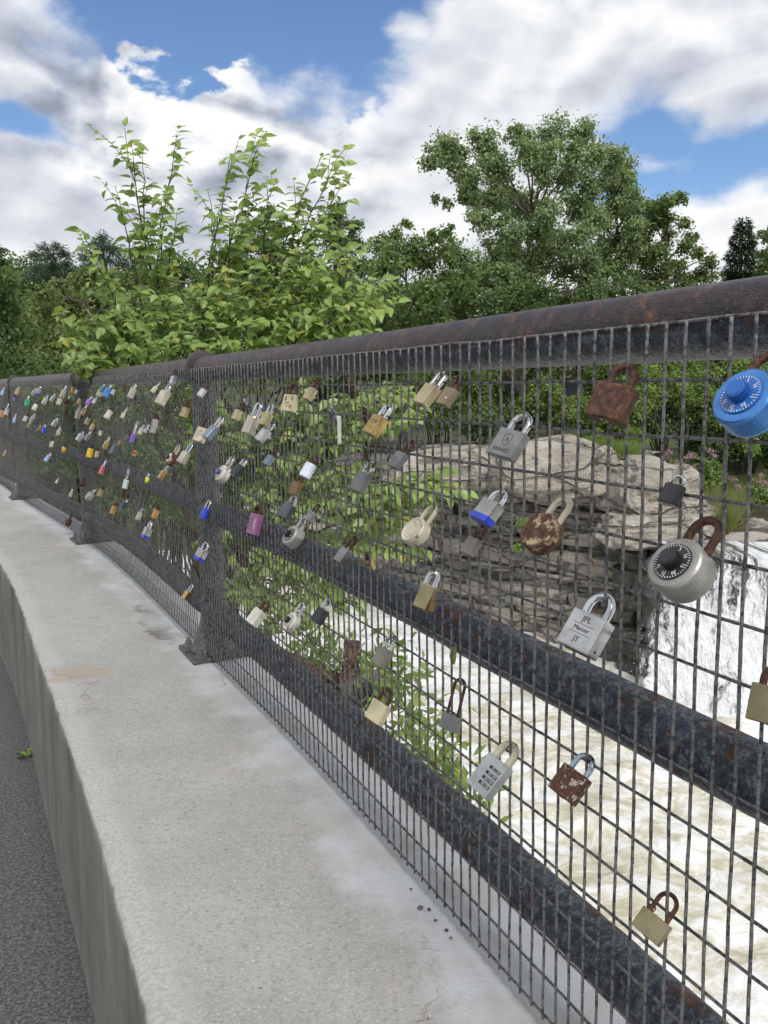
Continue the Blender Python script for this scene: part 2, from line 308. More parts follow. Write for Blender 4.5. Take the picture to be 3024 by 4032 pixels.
mt, n, b = newmat('twig_bark'); b.inputs['Base Color'].default_value = (.10, .075, .05, 1); b.inputs['Roughness'].default_value = .7
n.put(b.inputs['Base Color'], n.mix(n.noise(objcoord(n, False), 60), (.05, .038, .028), (.15, .115, .08)))
# limestone
def stone_mat(nm, gain, zs=7.0, cs=.9):
    mt, n, b = newmat(nm); c = objcoord(n, True); wc = n.node('ShaderNodeNewGeometry').outputs['Position']
    lay = n.noise(n.mapping(wc, (.35, .35, zs)), 1, 6, .65); a = n.noise(c, .9, 6, .6); f = n.noise(c, 9, 5, .62)
    col = n.ramp(n.math('ADD', n.math('MULTIPLY', lay, .55), n.math('MULTIPLY', a, .45)), [(.35, (.17, .15, .125)), (.43, (.32, .285, .235)), (.52, (.44, .405, .345)), (.63, (.56, .54, .50))])
    col = n.mix(n.math('MULTIPLY', n.step(n.noise(c, 1.6, 4), .53, .66), .65), col, (.42, .31, .19))
    crk = n.voro(n.mapping(n.vmath('ADD', wc, n.vmath('SCALE', n.node('ShaderNodeTexNoise').outputs[1], .3)), (cs, cs, cs*3.2)), 1, 'DISTANCE_TO_EDGE'); ck = n.step(crk.outputs[0], .05, .012); col = n.mix(n.step(f, .58, .70), col, (.12, .105, .09)); col = n.mix(n.math('MULTIPLY', ck, .8), col, (.05, .045, .04)); r_ = n.node('ShaderNodeObjectInfo').outputs['Random']
    col = n.mix(n.math('MULTIPLY', r_, .30), col, (.34, .335, .32)); col = n.mix(gain, col, n.mix(n.step(a, .4, .6), (.31, .275, .22), (.43, .395, .335)))
    n.put(b.inputs['Base Color'], col); b.inputs['Roughness'].default_value = .85
    n.put(b.inputs['Normal'], n.bump(n.math('ADD', n.math('MULTIPLY', lay, 1.8), n.math('ADD', n.math('SUBTRACT', f, n.math('MULTIPLY', ck, 1.5)), n.math('MULTIPLY', a, 1.2))), 1.0, .16))
stone_mat('limestone', .22, 4.0, .5); stone_mat('pale_limestone', .42, 2.2, .32)
mt, n, b = newmat('wet_stone'); c = objcoord(n, True)
n.put(b.inputs['Base Color'], n.ramp(n.noise(c, 2.2, 6, .62), [(.3, (.018, .018, .015)), (.55, (.055, .052, .043)), (.75, (.105, .10, .07))])); b.inputs['Roughness'].default_value = .35
n.put(b.inputs['Normal'], n.bump(n.noise(c, 7, 5), .8, .08))
mt, n, b = newmat('soil'); c = objcoord(n, False)
n.put(b.inputs['Base Color'], n.ramp(n.noise(c, .8, 6, .6), [(.35, (.035, .05, .018)), (.55, (.06, .075, .026)), (.7, (.09, .075, .045))])); b.inputs['Roughness'].default_value = .95
# river: churned white foam over tan silt-laden water
mt, n, b = newmat('river_foam'); c = objcoord(n, False)
wn = n.node('ShaderNodeTexNoise'); wn.inputs['Scale'].default_value = .55; wn.inputs['Detail'].default_value = 3; n.l.new(c, wn.inputs['Vector'])
cw = n.vmath('ADD', n.mapping(c, (1, 1.35, 1)), n.vmath('SCALE', wn.outputs[1], 2.2))
a = n.noise(cw, .8, 5, .55, .5); f = n.noise(cw, 2.7, 5, .55, .6); l2 = n.noise(c, .13, 3, .5)
s_ = n.math('ADD', n.math('ADD', n.math('MULTIPLY', a, .45), n.math('MULTIPLY', n.noise(cw, 11, 4, .65, .6), .18)), n.math('ADD', n.math('MULTIPLY', f, .37), n.math('MULTIPLY', n.math('SUBTRACT', l2, .5), .32)))
col = n.ramp(s_, [(.36, (.38, .35, .245)), (.43, (.51, .485, .385)), (.49, (.63, .62, .575)), (.55, (.71, .72, .735))])
n.put(b.inputs['Base Color'], col); b.inputs['Roughness'].default_value = .45
n.put(b.inputs['Normal'], n.bump(n.math('ADD', f, a), .22, .25))
# falling water: white sheets torn open over dark rock
mt, n, b = newmat('falling_water'); uv = uvn(n)
q = n.node('ShaderNodeTexNoise'); q.inputs['Scale'].default_value = 1.6; q.inputs['Detail'].default_value = 4; n.l.new(uv, q.inputs['Vector'])
uw = n.vmath('ADD', uv, n.vmath('SCALE', q.outputs[1], .28))
a = n.noise(n.mapping(uw, (1.7, .30, 1)), 1, 4, .55); f = n.noise(n.mapping(uw, (7, 1.1, 1)), 1, 6, .62); g = n.noise(n.mapping(uw, (24, 6, 1)), 1, 4, .6)
us = n.node('ShaderNodeSeparateXYZ'); n.l.new(uv, us.inputs[0])
s_ = n.math('ADD', n.math('ADD', n.math('MULTIPLY', a, .85), n.math('MULTIPLY', f, .6)), n.math('ADD', n.math('MULTIPLY', g, .35), n.math('MULTIPLY', us.outputs[1], .045)))
n.put(b.inputs['Base Color'], n.ramp(s_, [(.82, (.50, .52, .53)), (.94, (.68, .70, .71)), (1.0, (.80, .815, .83))])); b.inputs['Roughness'].default_value = .5
s_ = n.math('SUBTRACT', s_, n.math('MULTIPLY', n.math('MAXIMUM', n.math('SUBTRACT', 8.25, us.outputs[0]), 0), .42)); al = n.math('ADD', .12, n.math('MULTIPLY', n.step(s_, .84, 1.0), .88)); al = n.math('MULTIPLY', al, n.step(n.math('ADD', n.math('SUBTRACT', us.outputs[0], 7.55), n.math('MULTIPLY', n.math('SUBTRACT', f, .5), 1.6)), .0, .45)); n.put(b.inputs['Alpha'], al)
n.put(b.inputs['Normal'], n.bump(n.math('ADD', f, g), .8, .15))
mt, n, b = newmat('calm_water'); c = objcoord(n, False)
n.put(b.inputs['Base Color'], n.ramp(n.noise(n.mapping(c, (1, 3, 1)), .8, 5), [(.45, (.05, .045, .03)), (.62, (.11, .10, .075)), (.72, (.6, .6, .58))])); b.inputs['Roughness'].default_value = .15
n.put(b.inputs['Normal'], n.bump(n.noise(n.mapping(c, (1, 2.5, 1)), 3, 4), .5, .1))
mt, n, b = newmat('spray'); b.inputs['Base Color'].default_value = (.9, .91, .92, 1); b.inputs['Roughness'].default_value = .3
n.put(b.inputs['Base Color'], n.mix(n.noise(objcoord(n, False), 3), (.85, .86, .87), (.95, .95, .95)))
metal('old_steel', (.20, .195, .185), .6, .4, .2, scale=30); metal('rusty_beam_paint', (.10, .05, .035), .8, .1, .6, scale=25)

# ------------------------------------------------------------------ object helpers
def link(name, me, mat=None, parent=None, smooth=False):
    o = bpy.data.objects.new(name, me); COL.objects.link(o)
    if mat is not None and me is not None and not me.materials: me.materials.append(MATS[mat] if isinstance(mat, str) else mat)
    if parent is not None: o.parent = parent
    if smooth and me is not None: me.polygons.foreach_set('use_smooth', [True]*len(me.polygons))
    return o
def tag(o, label=None, cat=None, group=None, kind=None):
    for k, v in (('label', label), ('category', cat), ('group', group), ('kind', kind)):
        if v: o[k] = v
    return o
def empty(name, loc=(0, 0, 0)):
    o = bpy.data.objects.new(name, None); COL.objects.link(o); o.location = loc; o.empty_display_size = .05; return o
def mesh_np(name, V, F, uv=None):
    me = bpy.data.meshes.new(name); V = np.asarray(V, np.float32); F = np.asarray(F, np.int32)
    me.vertices.add(len(V)); me.vertices.foreach_set('co', V.ravel())
    k = F.shape[1]; me.loops.add(F.size); me.loops.foreach_set('vertex_index', F.ravel())
    me.polygons.add(len(F)); me.polygons.foreach_set('loop_start', np.arange(0, F.size, k, dtype=np.int32))
    try: me.polygons.foreach_set('loop_total', np.full(len(F), k, np.int32))
    except Exception: pass
    if uv is not None:
        l = me.uv_layers.new(name='UVMap'); l.data.foreach_set('uv', np.asarray(uv, np.float32)[F.ravel()].ravel())
    me.update(calc_edges=True); me.validate(); return me
def grid_faces(nu, nv, wrap=False):
    i = np.arange(nu-1)[:, None]; j = np.arange(nv if wrap else nv-1)[None, :]; j2 = (j+1) % nv
    return np.stack([i*nv+j, i*nv+j2, (i+1)*nv+j2, (i+1)*nv+j], -1).reshape(-1, 4)
def tube_np(P, r, k=8, cap=True):
    """tube along points P (n,3) with radius r (scalar or n)"""
    P = np.asarray(P, float); n_ = len(P); r = np.broadcast_to(np.asarray(r, float), (n_,))
    T = np.gradient(P, axis=0); T /= np.linalg.norm(T, axis=1)[:, None]
    up = np.array([0, 0, 1.]) if abs(T[0, 2]) < .9 else np.array([1., 0, 0])
    A = np.zeros_like(P); v = up
    for i in range(n_):
        v = v - T[i]*(v@T[i]); v /= np.linalg.norm(v); A[i] = v
    B = np.cross(T, A); an = np.linspace(0, 2*np.pi, k, endpoint=False)
    V = P[:, None]+r[:, None, None]*(np.cos(an)[None, :, None]*A[:, None]+np.sin(an)[None, :, None]*B[:, None])
    V = V.reshape(-1, 3); F = grid_faces(n_, k, True)
    if cap:
        V = np.vstack([V, P[0], P[-1]]); a, b_ = n_*k, n_*k+1; j = np.arange(k)
        c1 = np.stack([np.full(k, a), (j+1) % k, j, j], -1); e = (n_-1)*k
        c2 = np.stack([np.full(k, b_), e+j, e+(j+1) % k, e+(j+1) % k], -1)
        tri = np.vstack([c1, c2])[:, :3]
        return V, F, tri
    return V, F, np.zeros((0, 3), int)
def tube(name, P, r, mat, parent=None, k=8, smooth=True, cap=True):
    V, F, t = tube_np(P, r, k, cap)
    me = bpy.data.meshes.new(name); me.from_pydata(V.tolist(), [], F.tolist()+t.tolist()); me.update()
    return link(name, me, mat, parent, smooth)
def bm_obj(name, bm, mat, parent=None, smooth=False):
    me = bpy.data.meshes.new(name); bm.to_mesh(me); bm.free(); return link(name, me, mat, parent, smooth)
def bm_box(w_, d_, h_, bev=0, seg=2, bm=None, loc=(0, 0, 0)):
    bm = bm or bmesh.new()
    r = bmesh.ops.create_cube(bm, size=1, matrix=Matrix.Translation(loc) @ Matrix.Diagonal((w_, d_, h_, 1)))
    if bev > 0:
        es = list({e for v in r['verts'] for e in v.link_edges})
        bmesh.ops.bevel(bm, geom=es, offset=bev, segments=seg, affect='EDGES', profile=.5)
    return bm
def bm_cyl(r, d_, seg=28, axis='Y', loc=(0, 0, 0), bev=0, bm=None, r2=None, bseg=2):
    bm = bm or bmesh.new(); rot = {'Z': Matrix(), 'Y': Matrix.Rotation(math.pi/2, 4, 'X'), 'X': Matrix.Rotation(math.pi/2, 4, 'Y')}[axis]
    q = bmesh.ops.create_cone(bm, cap_ends=True, segments=seg, radius1=r, radius2=r if r2 is None else r2, depth=d_, matrix=Matrix.Translation(loc) @ rot)
    if bev > 0:
        es = [e for e in {e for v in q['verts'] for e in v.link_edges} if any(len(f.verts) > 4 for f in e.link_faces)]
        bmesh.ops.bevel(bm, geom=es, offset=bev, segments=bseg, affect='EDGES', profile=.5)
    return bm
def fbm(p, s=1.0, o=4):
    return mnoise.fractal(Vector(p)*s, 1.0, 2.0, o)

# ------------------------------------------------------------------ the line of the fence in plan
KS, KK = [0, 1.2, 2.2, 3.5, 6.5, 7.5, 13], [-.04484, .06261, -.02445, .06277, -.03503, .05, .05]
_S = np.arange(0, 13.001, .005); _k = np.interp(_S, KS, KK)
_th = 2.00452+np.concatenate([[0], np.cumsum((_k[1:]+_k[:-1])/2*.005)])
_X = .35482+np.concatenate([[0], np.cumsum((np.cos(_th[1:])+np.cos(_th[:-1]))/2*.005)])
_Y = .59066+np.concatenate([[0], np.cumsum((np.sin(_th[1:])+np.sin(_th[:-1]))/2*.005)])
def fl(s):
    """plan point, tangent (away), normal (towards the walkway) at s metres along the fence"""
    if s < 0:
        t = _th[0]; return np.array([_X[0]+s*math.cos(t), _Y[0]+s*math.sin(t), 0]), np.array([math.cos(t), math.sin(t), 0]), np.array([-math.sin(t), math.cos(t), 0])
    t = np.interp(s, _S, _th)
    return np.array([np.interp(s, _S, _X), np.interp(s, _S, _Y), 0]), np.array([math.cos(t), math.sin(t), 0]), np.array([-math.sin(t), math.cos(t), 0])
def fp(s, off, z):
    p, t, n_ = fl(s); p = p+n_*off; p[2] = z; return p
WS = .0254; ZT, ZB = .84735, .02
POSTS = [-.14, 2.12, 4.35, 6.52, 8.75, 10.95]
# ------------------------------------------------------------------ walkway and parapet
ss = np.concatenate([np.arange(-1.4, 5, .02), np.arange(5, 12.9, .06)])
offs = np.array([.455, .8, 1.5, 3, 6, 12]); V = []; 
for s in ss:
    for o in offs: V.append(fp(s, o, -.5+.004*fbm((s*3, o*3, 0), 1)*(o < 1)))
tag(link('walkway', mesh_np('walkway', V, grid_faces(len(ss), len(offs))), 'asphalt'), kind='structure')
prof = [(.452, -.62), (.451, -.45), (.450, -.38), (.449, -.3), (.448, -.22), (.447, -.14), (.446, -.08), (.445, -.045), (.4445, -.020), (.443, -.010), (.439, -.004), (.431, -.001)]
prof += [(o, 0) for o in np.arange(.412, -.14, -.018)] + [(-.145, -.004), (-.151, -.015), (-.153, -.06), (-.155, -.3), (-.16, -1.5), (-.2, -8.4)]
V = []; UV = []
for s in ss:
    p, t, n_ = fl(s)
    for i, (o, z) in enumerate(prof):
        e = 0; dz = 0
        if 5 <= i <= 13:                                   # the arris is chipped and uneven
            ch = max(0, fbm((s*11, 3.1, .2), 1, 5)-.12)*.008+max(0, fbm((s*45, 1.7, o*30), 1, 3)-.1)*.006
            wgt = 1-abs(i-9)/5; e = -ch*wgt; dz = -ch*.8*wgt
        elif i < 5: e = .003*fbm((s*4, z*4, 1))
        elif z == 0: dz = .0022*fbm((s*3, o*3, 5), 1, 4)+.0009*fbm((s*22, o*22, 8), 1, 2)
        q = p+n_*(o+e); V.append((q[0], q[1], z+dz)); UV.append((s, o))
pw = tag(link('parapet_wall', mesh_np('parapet_wall', V, grid_faces(len(ss), len(prof)), UV), 'concrete', smooth=True), 'wide low pale concrete parapet carrying the padlock fence', 'wall')

# ------------------------------------------------------------------ railing: posts, rails
rail = tag(empty('railing', fp(2.06, -.04, 0)), 'rusting black and brown three-rail pipe railing on the parapet', 'railing')
def rel(o):   # keep world placement when hung under a root with a plain translation
    o.matrix_parent_inverse = Matrix.Translation(o.parent.location).inverted(); return o
for sp in POSTS:
    if sp > 9: break
    base = fp(sp, -.041, 0); p, t, n_ = fl(sp); R3 = Matrix((t, n_, (0, 0, 1))).transposed().to_4x4()
    zz = [.012, .02, .035, .06, .085, .11, .13, .16, .2, .4, .6, .8, .85]; rr = [.078, .074, .067, .056, .047, .041, .0385, .037, .0365, .036, .036, .036, .036]
    po = rel(tube('post', [(base[0], base[1], z) for z in zz], rr, 'post_black', rail, 20))
    bm = bm_box(.182, .182, .013, .002, 1); bm.transform(R3); bm.transform(Matrix.Translation((base[0], base[1], .0068)))
    bp = bm_obj('base_plate', bm, 'post_black', po)
    for a_ in (-1, 1):
        for b_ in (-1, 1):
            q = base+t*.066*a_+n_*.066*b_
            bm = bm_cyl(.0185, .004, 18, 'Z', (q[0], q[1], .0155)); bm_cyl(.0105, .012, 6, 'Z', (q[0], q[1], .0235), bm=bm); bm_cyl(.006, .012, 10, 'Z', (q[0], q[1], .034), bm=bm)
            bm_obj('bolt', bm, 'old_steel', po)
    bm = bmesh.new(); bmesh.ops.create_uvsphere(bm, u_segments=28, v_segments=16, radius=.053, matrix=Matrix.Translation((base[0], base[1], .8475)) @ R3 @ Matrix.Diagonal((1.05, .98, 1, 1)))
    bm_obj('ball_joint', bm, 'rail_brown', po, True)
for nm, zc, r_, of, mt in (('top_rail', .8475, .0343, -.0375, 'rail_brown'), ('middle_rail', .44012, .0331, -.0385, 'rail_black'), ('bottom_rail', .13705, .0326, -.038, 'rail_black')):
    for a_, b_ in zip(POSTS[:-1], POSTS[1:]):
        near = a_ < 2
        sv = np.arange(a_, b_+1e-6, .012 if near else .05); P = np.array([fp(s, of, zc) for s in sv]); k = 40 if near else 20
        V, F, tr = tube_np(P, r_, k)
        if near or a_ < 4:
            amp = .0009 if mt == 'rail_black' else .0005
            for i in range(len(sv)*k):
                c_ = P[i//k]; d = V[i]-c_; V[i] = c_+d*(1+amp/r_*(fbm(V[i], 38, 3)+.7*fbm(V[i], 11, 2)))
        me = bpy.data.meshes.new(nm); me.from_pydata(V.tolist(), [], F.tolist()+tr.tolist()); me.update()
        rel(link(nm, me, mt, rail, True))

# ------------------------------------------------------------------ welded mesh panels, every wire a part
names = ['welded wire mesh panel nearest the camera, covered in large padlocks', 'welded wire mesh panel between the near post and the second post', 'welded wire mesh panel between the second and third post', 'welded wire mesh panel farthest along the fence beyond the third post']
HZ = [ZT-i*(ZT-ZB-.003)/16 for i in range(17)]
for pi_, (a_, b_) in enumerate(((-.19, 2.09), (2.145, 4.30), (4.37, 6.47), (6.57, 8.7))):
    root = tag(empty('mesh_panel', fp((a_+b_)/2, 0, ZB)), names[pi_], 'wire mesh', 'welded mesh panels on the railing')
    k0, k1 = math.ceil(a_/WS), math.floor(b_/WS)
    for k in range(k0, k1+1):
        s = k*WS; near = s < 1.1; mid = s < 2.1
        dz = .006 if near else (.012 if mid else .05)
        top = ZT; segs = [(ZB, ZT)]
        if k in (31, 45): segs = [(ZB, .797 if k == 31 else .793), (ZT-.012, ZT)]     # two wires rusted through under the top rail
        V = []; F = []; T_ = []
        for z0, z1 in segs:
            zz = np.linspace(z1, z0, max(3, int((z1-z0)/dz)))
            lean = .0022*mnoise.noise((k*7.7, 0, 3)); wob = 1.1 if mid else .7
            P = np.array([fp(s+.0011*wob*fbm((k*3.3, z*9, 0), 1, 3)+lean*(z-.4), .0012+.0011*wob*fbm((k*3.3, z*11, 9), 1, 3), z) for z in zz])
            r_ = np.array([.00172*(1+.17*fbm((k*5, z*120, 0), 1, 3)+.25*max(0, mnoise.noise((k*9.1, z*45, 4))-.35)) for z in zz]) if mid else .00125
            v, f, t_ = tube_np(P, r_, 7 if near else 5); o_ = sum(len(x) for x in V); V.append(v); F.append(f+o_); T_.append(t_+o_)
        me = bpy.data.meshes.new('vertical_wire'); me.from_pydata(np.vstack(V).tolist(), [], np.vstack(F).tolist()+np.vstack(T_).tolist()); me.update()
        rel(link('vertical_wire', me, 'wire', root, True))
    for zi, z in enumerate(HZ):
        ds = .006 if pi_ == 0 else .05
        sv = np.arange(a_, b_, ds)
        P = np.array([fp(s, -.0022+.0006*mnoise.noise((s*20, zi, 0)), z+.0016*fbm((s*5, zi*3.1, 2), 1, 3)) for s in sv])
        r_ = np.array([.00172*(1+.2*fbm((s*110, zi*5, 0), 1, 2)) for s in sv]) if pi_ == 0 else .00125
        V, F, t_ = tube_np(P, r_, 6 if pi_ == 0 else 5)
        me = bpy.data.meshes.new('horizontal_wire'); me.from_pydata(V.tolist(), [], F.tolist()+t_.tolist()); me.update()
        rel(link('horizontal_wire', me, 'wire', root, True))

# ------------------------------------------------------------------ padlocks
_txt = {}
def text_mesh(body, size, ext=.0002):
    cu = bpy.data.curves.new('lettering', 'FONT'); cu.body = body; cu.size = size; cu.extrude = ext; cu.align_x = 'CENTER'; cu.align_y = 'CENTER'; cu.resolution_u = 3
    o = bpy.data.objects.new('lettering', cu); me = bpy.data.meshes.new_from_object(o); bpy.data.objects.remove(o); bpy.data.curves.remove(cu); me.materials.clear(); return me
def letter(body, size, x, z, y, mat, parent, rot=0, sx_=1):
    me = text_mesh(body, size); me.transform(Matrix.Rotation(math.pi/2, 4, 'X') @ Matrix.Rotation(rot, 4, 'Z') @ Matrix.Diagonal((sx_, 1, 1, 1))); me.transform(Matrix.Translation((x, y, z)))
    return link('lettering', me, mat, parent)
def outline(pts, y, r, mat, parent, name='engraved_line', closed=True):
    P = [(x, y, z) for x, z in pts]; P = P+[P[0], P[1]] if closed else P
    return tube(name, P, r, mat, parent, 5)
def heart_pts(cx, cz, s_):
    return [(cx+s_*.062*16*math.sin(t)**3, cz+s_*.062*(13*math.cos(t)-5*math.cos(2*t)-2*math.cos(3*t)-math.cos(4*t))) for t in np.linspace(0, 2*math.pi, 28, endpoint=False)]
SEGMENT_LOD = lambda s: 1.0 if s < 1.7 else .5
def superell(w_, d_, h_, e=2.6, seg=28, bev=.08):
    V = []; F = []; lv = [(-h_/2, 1-bev*1.6), (-h_/2+h_*bev*.35, 1-bev*.5), (-h_/2+h_*bev, 1), (h_/2-h_*bev, 1), (h_/2-h_*bev*.35, 1-bev*.5), (h_/2, 1-bev*1.6)]
    for z, q in lv:
        for i in range(seg):
            t = 2*math.pi*i/seg; c_, s_ = math.cos(t), math.sin(t)
            V.append((w_/2*q*math.copysign(abs(c_)**(2/e), c_), d_/2*q*math.copysign(abs(s_)**(2/e), s_), z))
    for j in range(len(lv)-1):
        for i in range(seg): F.append((j*seg+i, j*seg+(i+1) % seg, (j+1)*seg+(i+1) % seg, (j+1)*seg+i))
    F.append(tuple(range(seg-1, -1, -1))); F.append(tuple((len(lv)-1)*seg+i for i in range(seg)))
    me = bpy.data.meshes.new('body'); me.from_pydata(V, [], F); me.update(); return me
def padlock(spec):
    (s, z, off, tilt, roll, H), typ, body, shm, wr, dr, sr_, lab, ex = spec
    lod = s < 1.75; H *= 1.1 if typ not in ('dial', 'disc') else 1.03; W_, D_ = wr*H*1.04, dr*H*(1.15 if typ in ('dial', 'disc') else 1)
    root = tag(empty('padlock'), lab, 'padlock', 'padlocks hung on the fence')
    p, t, n_ = fl(s)
    B = Matrix((-t, -n_, (0, 0, 1))).transposed()
    rot = B @ Matrix.Rotation(math.radians(roll), 3, 'Y') @ Matrix.Rotation(math.radians(-tilt), 3, 'X') @ Matrix.Rotation(math.radians(ex.get('yaw', 6 if typ in ('dial', 'disc') else (15 if s < 2.2 else 8))), 3, 'Z')
    mw = rot.to_4x4(); q = fp(s, off, z); mw.translation = q; root.matrix_world = mw
    fr = -D_/2
    if typ in ('box', 'combo'):
        b_ = bm_obj('body', bm_box(W_, D_, H, min(W_, D_, H)*(.09 if lod else .12), 2 if lod else 1), body, root)
        if lod and typ == 'box' and ex.get('text') != 'jpl':
            bm_obj('keyhole', bm_cyl(D_*.26, .0012, 18, 'Z', (0, 0, -H/2)), 'brass_dull', root)
            bm_obj('key_slot', bm_box(D_*.09, D_*.3, .0008, 0, 1, None, (0, 0, -H/2-.0005)), 'hole_black', root)
    elif typ == 'cover':
        bm = bm_box(W_, D_, H); es = [e for e in bm.edges if abs(e.verts[0].co.z-e.verts[1].co.z) > H*.5]
        bmesh.ops.bevel(bm, geom=es, offset=min(W_, D_)*.27, segments=1, affect='EDGES'); bmesh.ops.bevel(bm, geom=list(bm.edges), offset=H*.05, segments=2 if lod else 1, affect='EDGES')
        bm_obj('body', bm, body, root)
        bm_obj('cover_seam', bm_box(W_*.86, D_*.86, H*.05, .0005, 1, None, (0, 0, -H/2-.0004)), 'zinc', root)
    elif typ == 'round': link('body', superell(W_, D_, H), body, root, False); bm_obj('keyhole', bm_cyl(D_*.25, .0012, 16, 'Z', (0, 0, -H/2)), 'brass_dull', root)
    elif typ == 'heart':
        bm = bmesh.new(); bmesh.ops.create_uvsphere(bm, u_segments=20, v_segments=12, radius=.5)
        for v in bm.verts:
            x, y, zz = v.co; tap = 1-.28*max(0, -zz*2)**2; v.co = (x*W_*1.08*tap, y*D_*1.05, zz*H-(.09*H*math.exp(-(x*5)**2) if zz > .2 else 0))
        bm_obj('body', bm, body, root, True); bm_obj('keyhole', bm_cyl(D_*.2, .001, 14, 'Y', (0, fr-.0002, 0)), 'hole_black', root)
    elif typ == 'laminated':
        bm = bmesh.new(); npl = 9; hp = H*.74/npl
        for i in range(npl):
            g = 1 if i % 2 == 0 else .975
            b2 = bm_box(W_*g, D_*g, hp*.98); es = [e for e in b2.edges if abs(e.verts[0].co.z-e.verts[1].co.z) > hp*.5]
            bmesh.ops.bevel(b2, geom=es, offset=D_*.24, segments=2, affect='EDGES'); b2.transform(Matrix.Translation((0, 0, H/2-hp*(i+.5))))
            tmp = bpy.data.meshes.new('t'); b2.to_mesh(tmp); b2.free(); bm.from_mesh(tmp); bpy.data.meshes.remove(tmp)
        bo = bm_obj('body', bm, body, root); bo['kind'] = 'stuff'
        b2 = bm_box(W_*1.05, D_*1.07, H*.27); es = [e for e in b2.edges if abs(e.verts[0].co.z-e.verts[1].co.z) > H*.1]
        bmesh.ops.bevel(b2, geom=es, offset=D_*.24, segments=2, affect='EDGES'); b2.transform(Matrix.Translation((0, 0, -H/2+H*.12))); bm_obj('bumper', b2, ex.get('bumper', 'blue_plastic'), root)
        if lod:
            for sx1 in (-1, 1):
                for sy1 in (-1, 1): bm_obj('rivet', bm_cyl(H*.05, H*.04, 10, 'Z', (sx1*W_*.38, sy1*D_*.26, H/2+H*.015)), 'silver', root)
    elif typ in ('dial', 'disc'):
        R_ = H/2
        bm = bm_cyl(R_, D_, 44 if lod else 22, 'Y', (0, 0, 0), D_*.16, None, None, 3); bm_obj('body', bm, body, root)
        if typ == 'disc':
            prof_ = [(R_*.93, fr), (R_*.93, fr-.0011), (R_*.86, fr-.0018), (R_*.80, fr-.0012), (R_*.78, fr-.0003), (R_*.70, fr-.0012), (R_*.45, fr-.0016), (.0001, fr-.0017)]
            V = []; F = []; sg = 40
            for r_, y in prof_:
                for i in range(sg): V.append((r_*math.cos(2*math.pi*i/sg), y, r_*math.sin(2*math.pi*i/sg)))
            for j in range(len(prof_)-1):
                for i in range(sg): F.append((j*sg+i, (j+1)*sg+i, (j+1)*sg+(i+1) % sg, j*sg+(i+1) % sg))
            me = bpy.data.meshes.new('back_plate'); me.from_pydata(V, [], F); me.update(); link('back_plate', me, body, root, True)
        else:
            kn = ex.get('knob') or ('dial_blue' if body == 'blue_metal' else 'dial_black'); dm = 'dial_blue' if body == 'blue_metal' else ('offwhite' if body in ('white_rust', 'rust_cream') else 'dial_black')
            inv = 'engraving' if dm == 'offwhite' else 'white_print'
            dl = bm_obj('dial', bm_cyl(R_*.68, .0016, 44 if lod else 20, 'Y', (0, fr-.0006, 0), .0004), dm, root)
            bm = bmesh.new(); nr = 30; bm_cyl(R_*.31, R_*.36, nr, 'Y', (0, fr-.0012-R_*.18, 0), R_*.035, bm, R_*.31)
            for i, v in enumerate(bm.verts):
                pass
            kb = bm_obj('knob', bm, kn, root)
            if lod:
                bm_obj('knob_cap', bm_cyl(R_*.25, .0006, 28, 'Y', (0, fr-.0014-R_*.36, 0)), kn, kb)
                bm = bmesh.new()
                for i in range(nr):   # knurling
                    a_ = 2*math.pi*i/nr; b2 = Matrix.Rotation(a_, 4, 'Y') @ Matrix.Translation((R_*.315, fr-.0012-R_*.17, 0)) @ Matrix.Diagonal((R_*.022, R_*.30, R_*.03, 1)); bmesh.ops.create_cube(bm, size=1, matrix=b2)
                bm_obj('knurling', bm, kn, kb)['kind'] = 'stuff'
                bm = bmesh.new()
                for i in range(40):
                    a_ = 2*math.pi*i/40; ln = R_*(.10 if i % 5 == 0 else .06)
                    bmesh.ops.create_cube(bm, size=1, matrix=Matrix.Rotation(a_, 4, 'Y') @ Matrix.Translation((R_*.645-ln/2, fr-.00155, 0)) @ Matrix.Diagonal((ln, .0003, R_*.022, 1)))
                bm_obj('dial_marks', bm, inv, dl)['kind'] = 'stuff'
                for i in range(8):
                    a_ = math.radians(-40+45*i); me = text_mesh(str(i*5), R_*.17); me.transform(Matrix.Rotation(math.pi/2, 4, 'X')); me.transform(Matrix.Rotation(a_, 4, 'Y') @ Matrix.Translation((0, fr-.0016, R_*.47)))
                    link('numeral', me, inv, dl)
    tx = ex.get('text')
    if typ == 'combo':
        for i in range(4):
            zc = H*(.22-.155*i); xo = W_*(.16 if tx == 'wheels' else -.2)
            bm_obj('wheel_window', bm_box(W_*.5 if tx == 'wheels' else W_*.36, .0006, H*.085, 0, 1, None, (xo, fr-.0001, zc)), 'hole_black', root)
            wo_ = bm_obj('number_wheel', bm_cyl(H*.042, W_*.36 if tx == 'wheels' else W_*.26, 14, 'X', (xo+W_*.05, fr+H*.018, zc)), 'wheel_grey', root)
            if tx in ('wheels', 'master'): letter(('DMW', 'EBL', 'LMA', 'PMS')[i] if tx == 'wheels' else '0418'[i]+'529'[i % 3], H*.06, xo+W_*.05, zc, fr-H*.0255, 'engraving', wo_)
    if tx == 'master': letter('Master', H*.19, W_*.25, 0, fr-.0003, 'white_print', root, -math.pi/2)
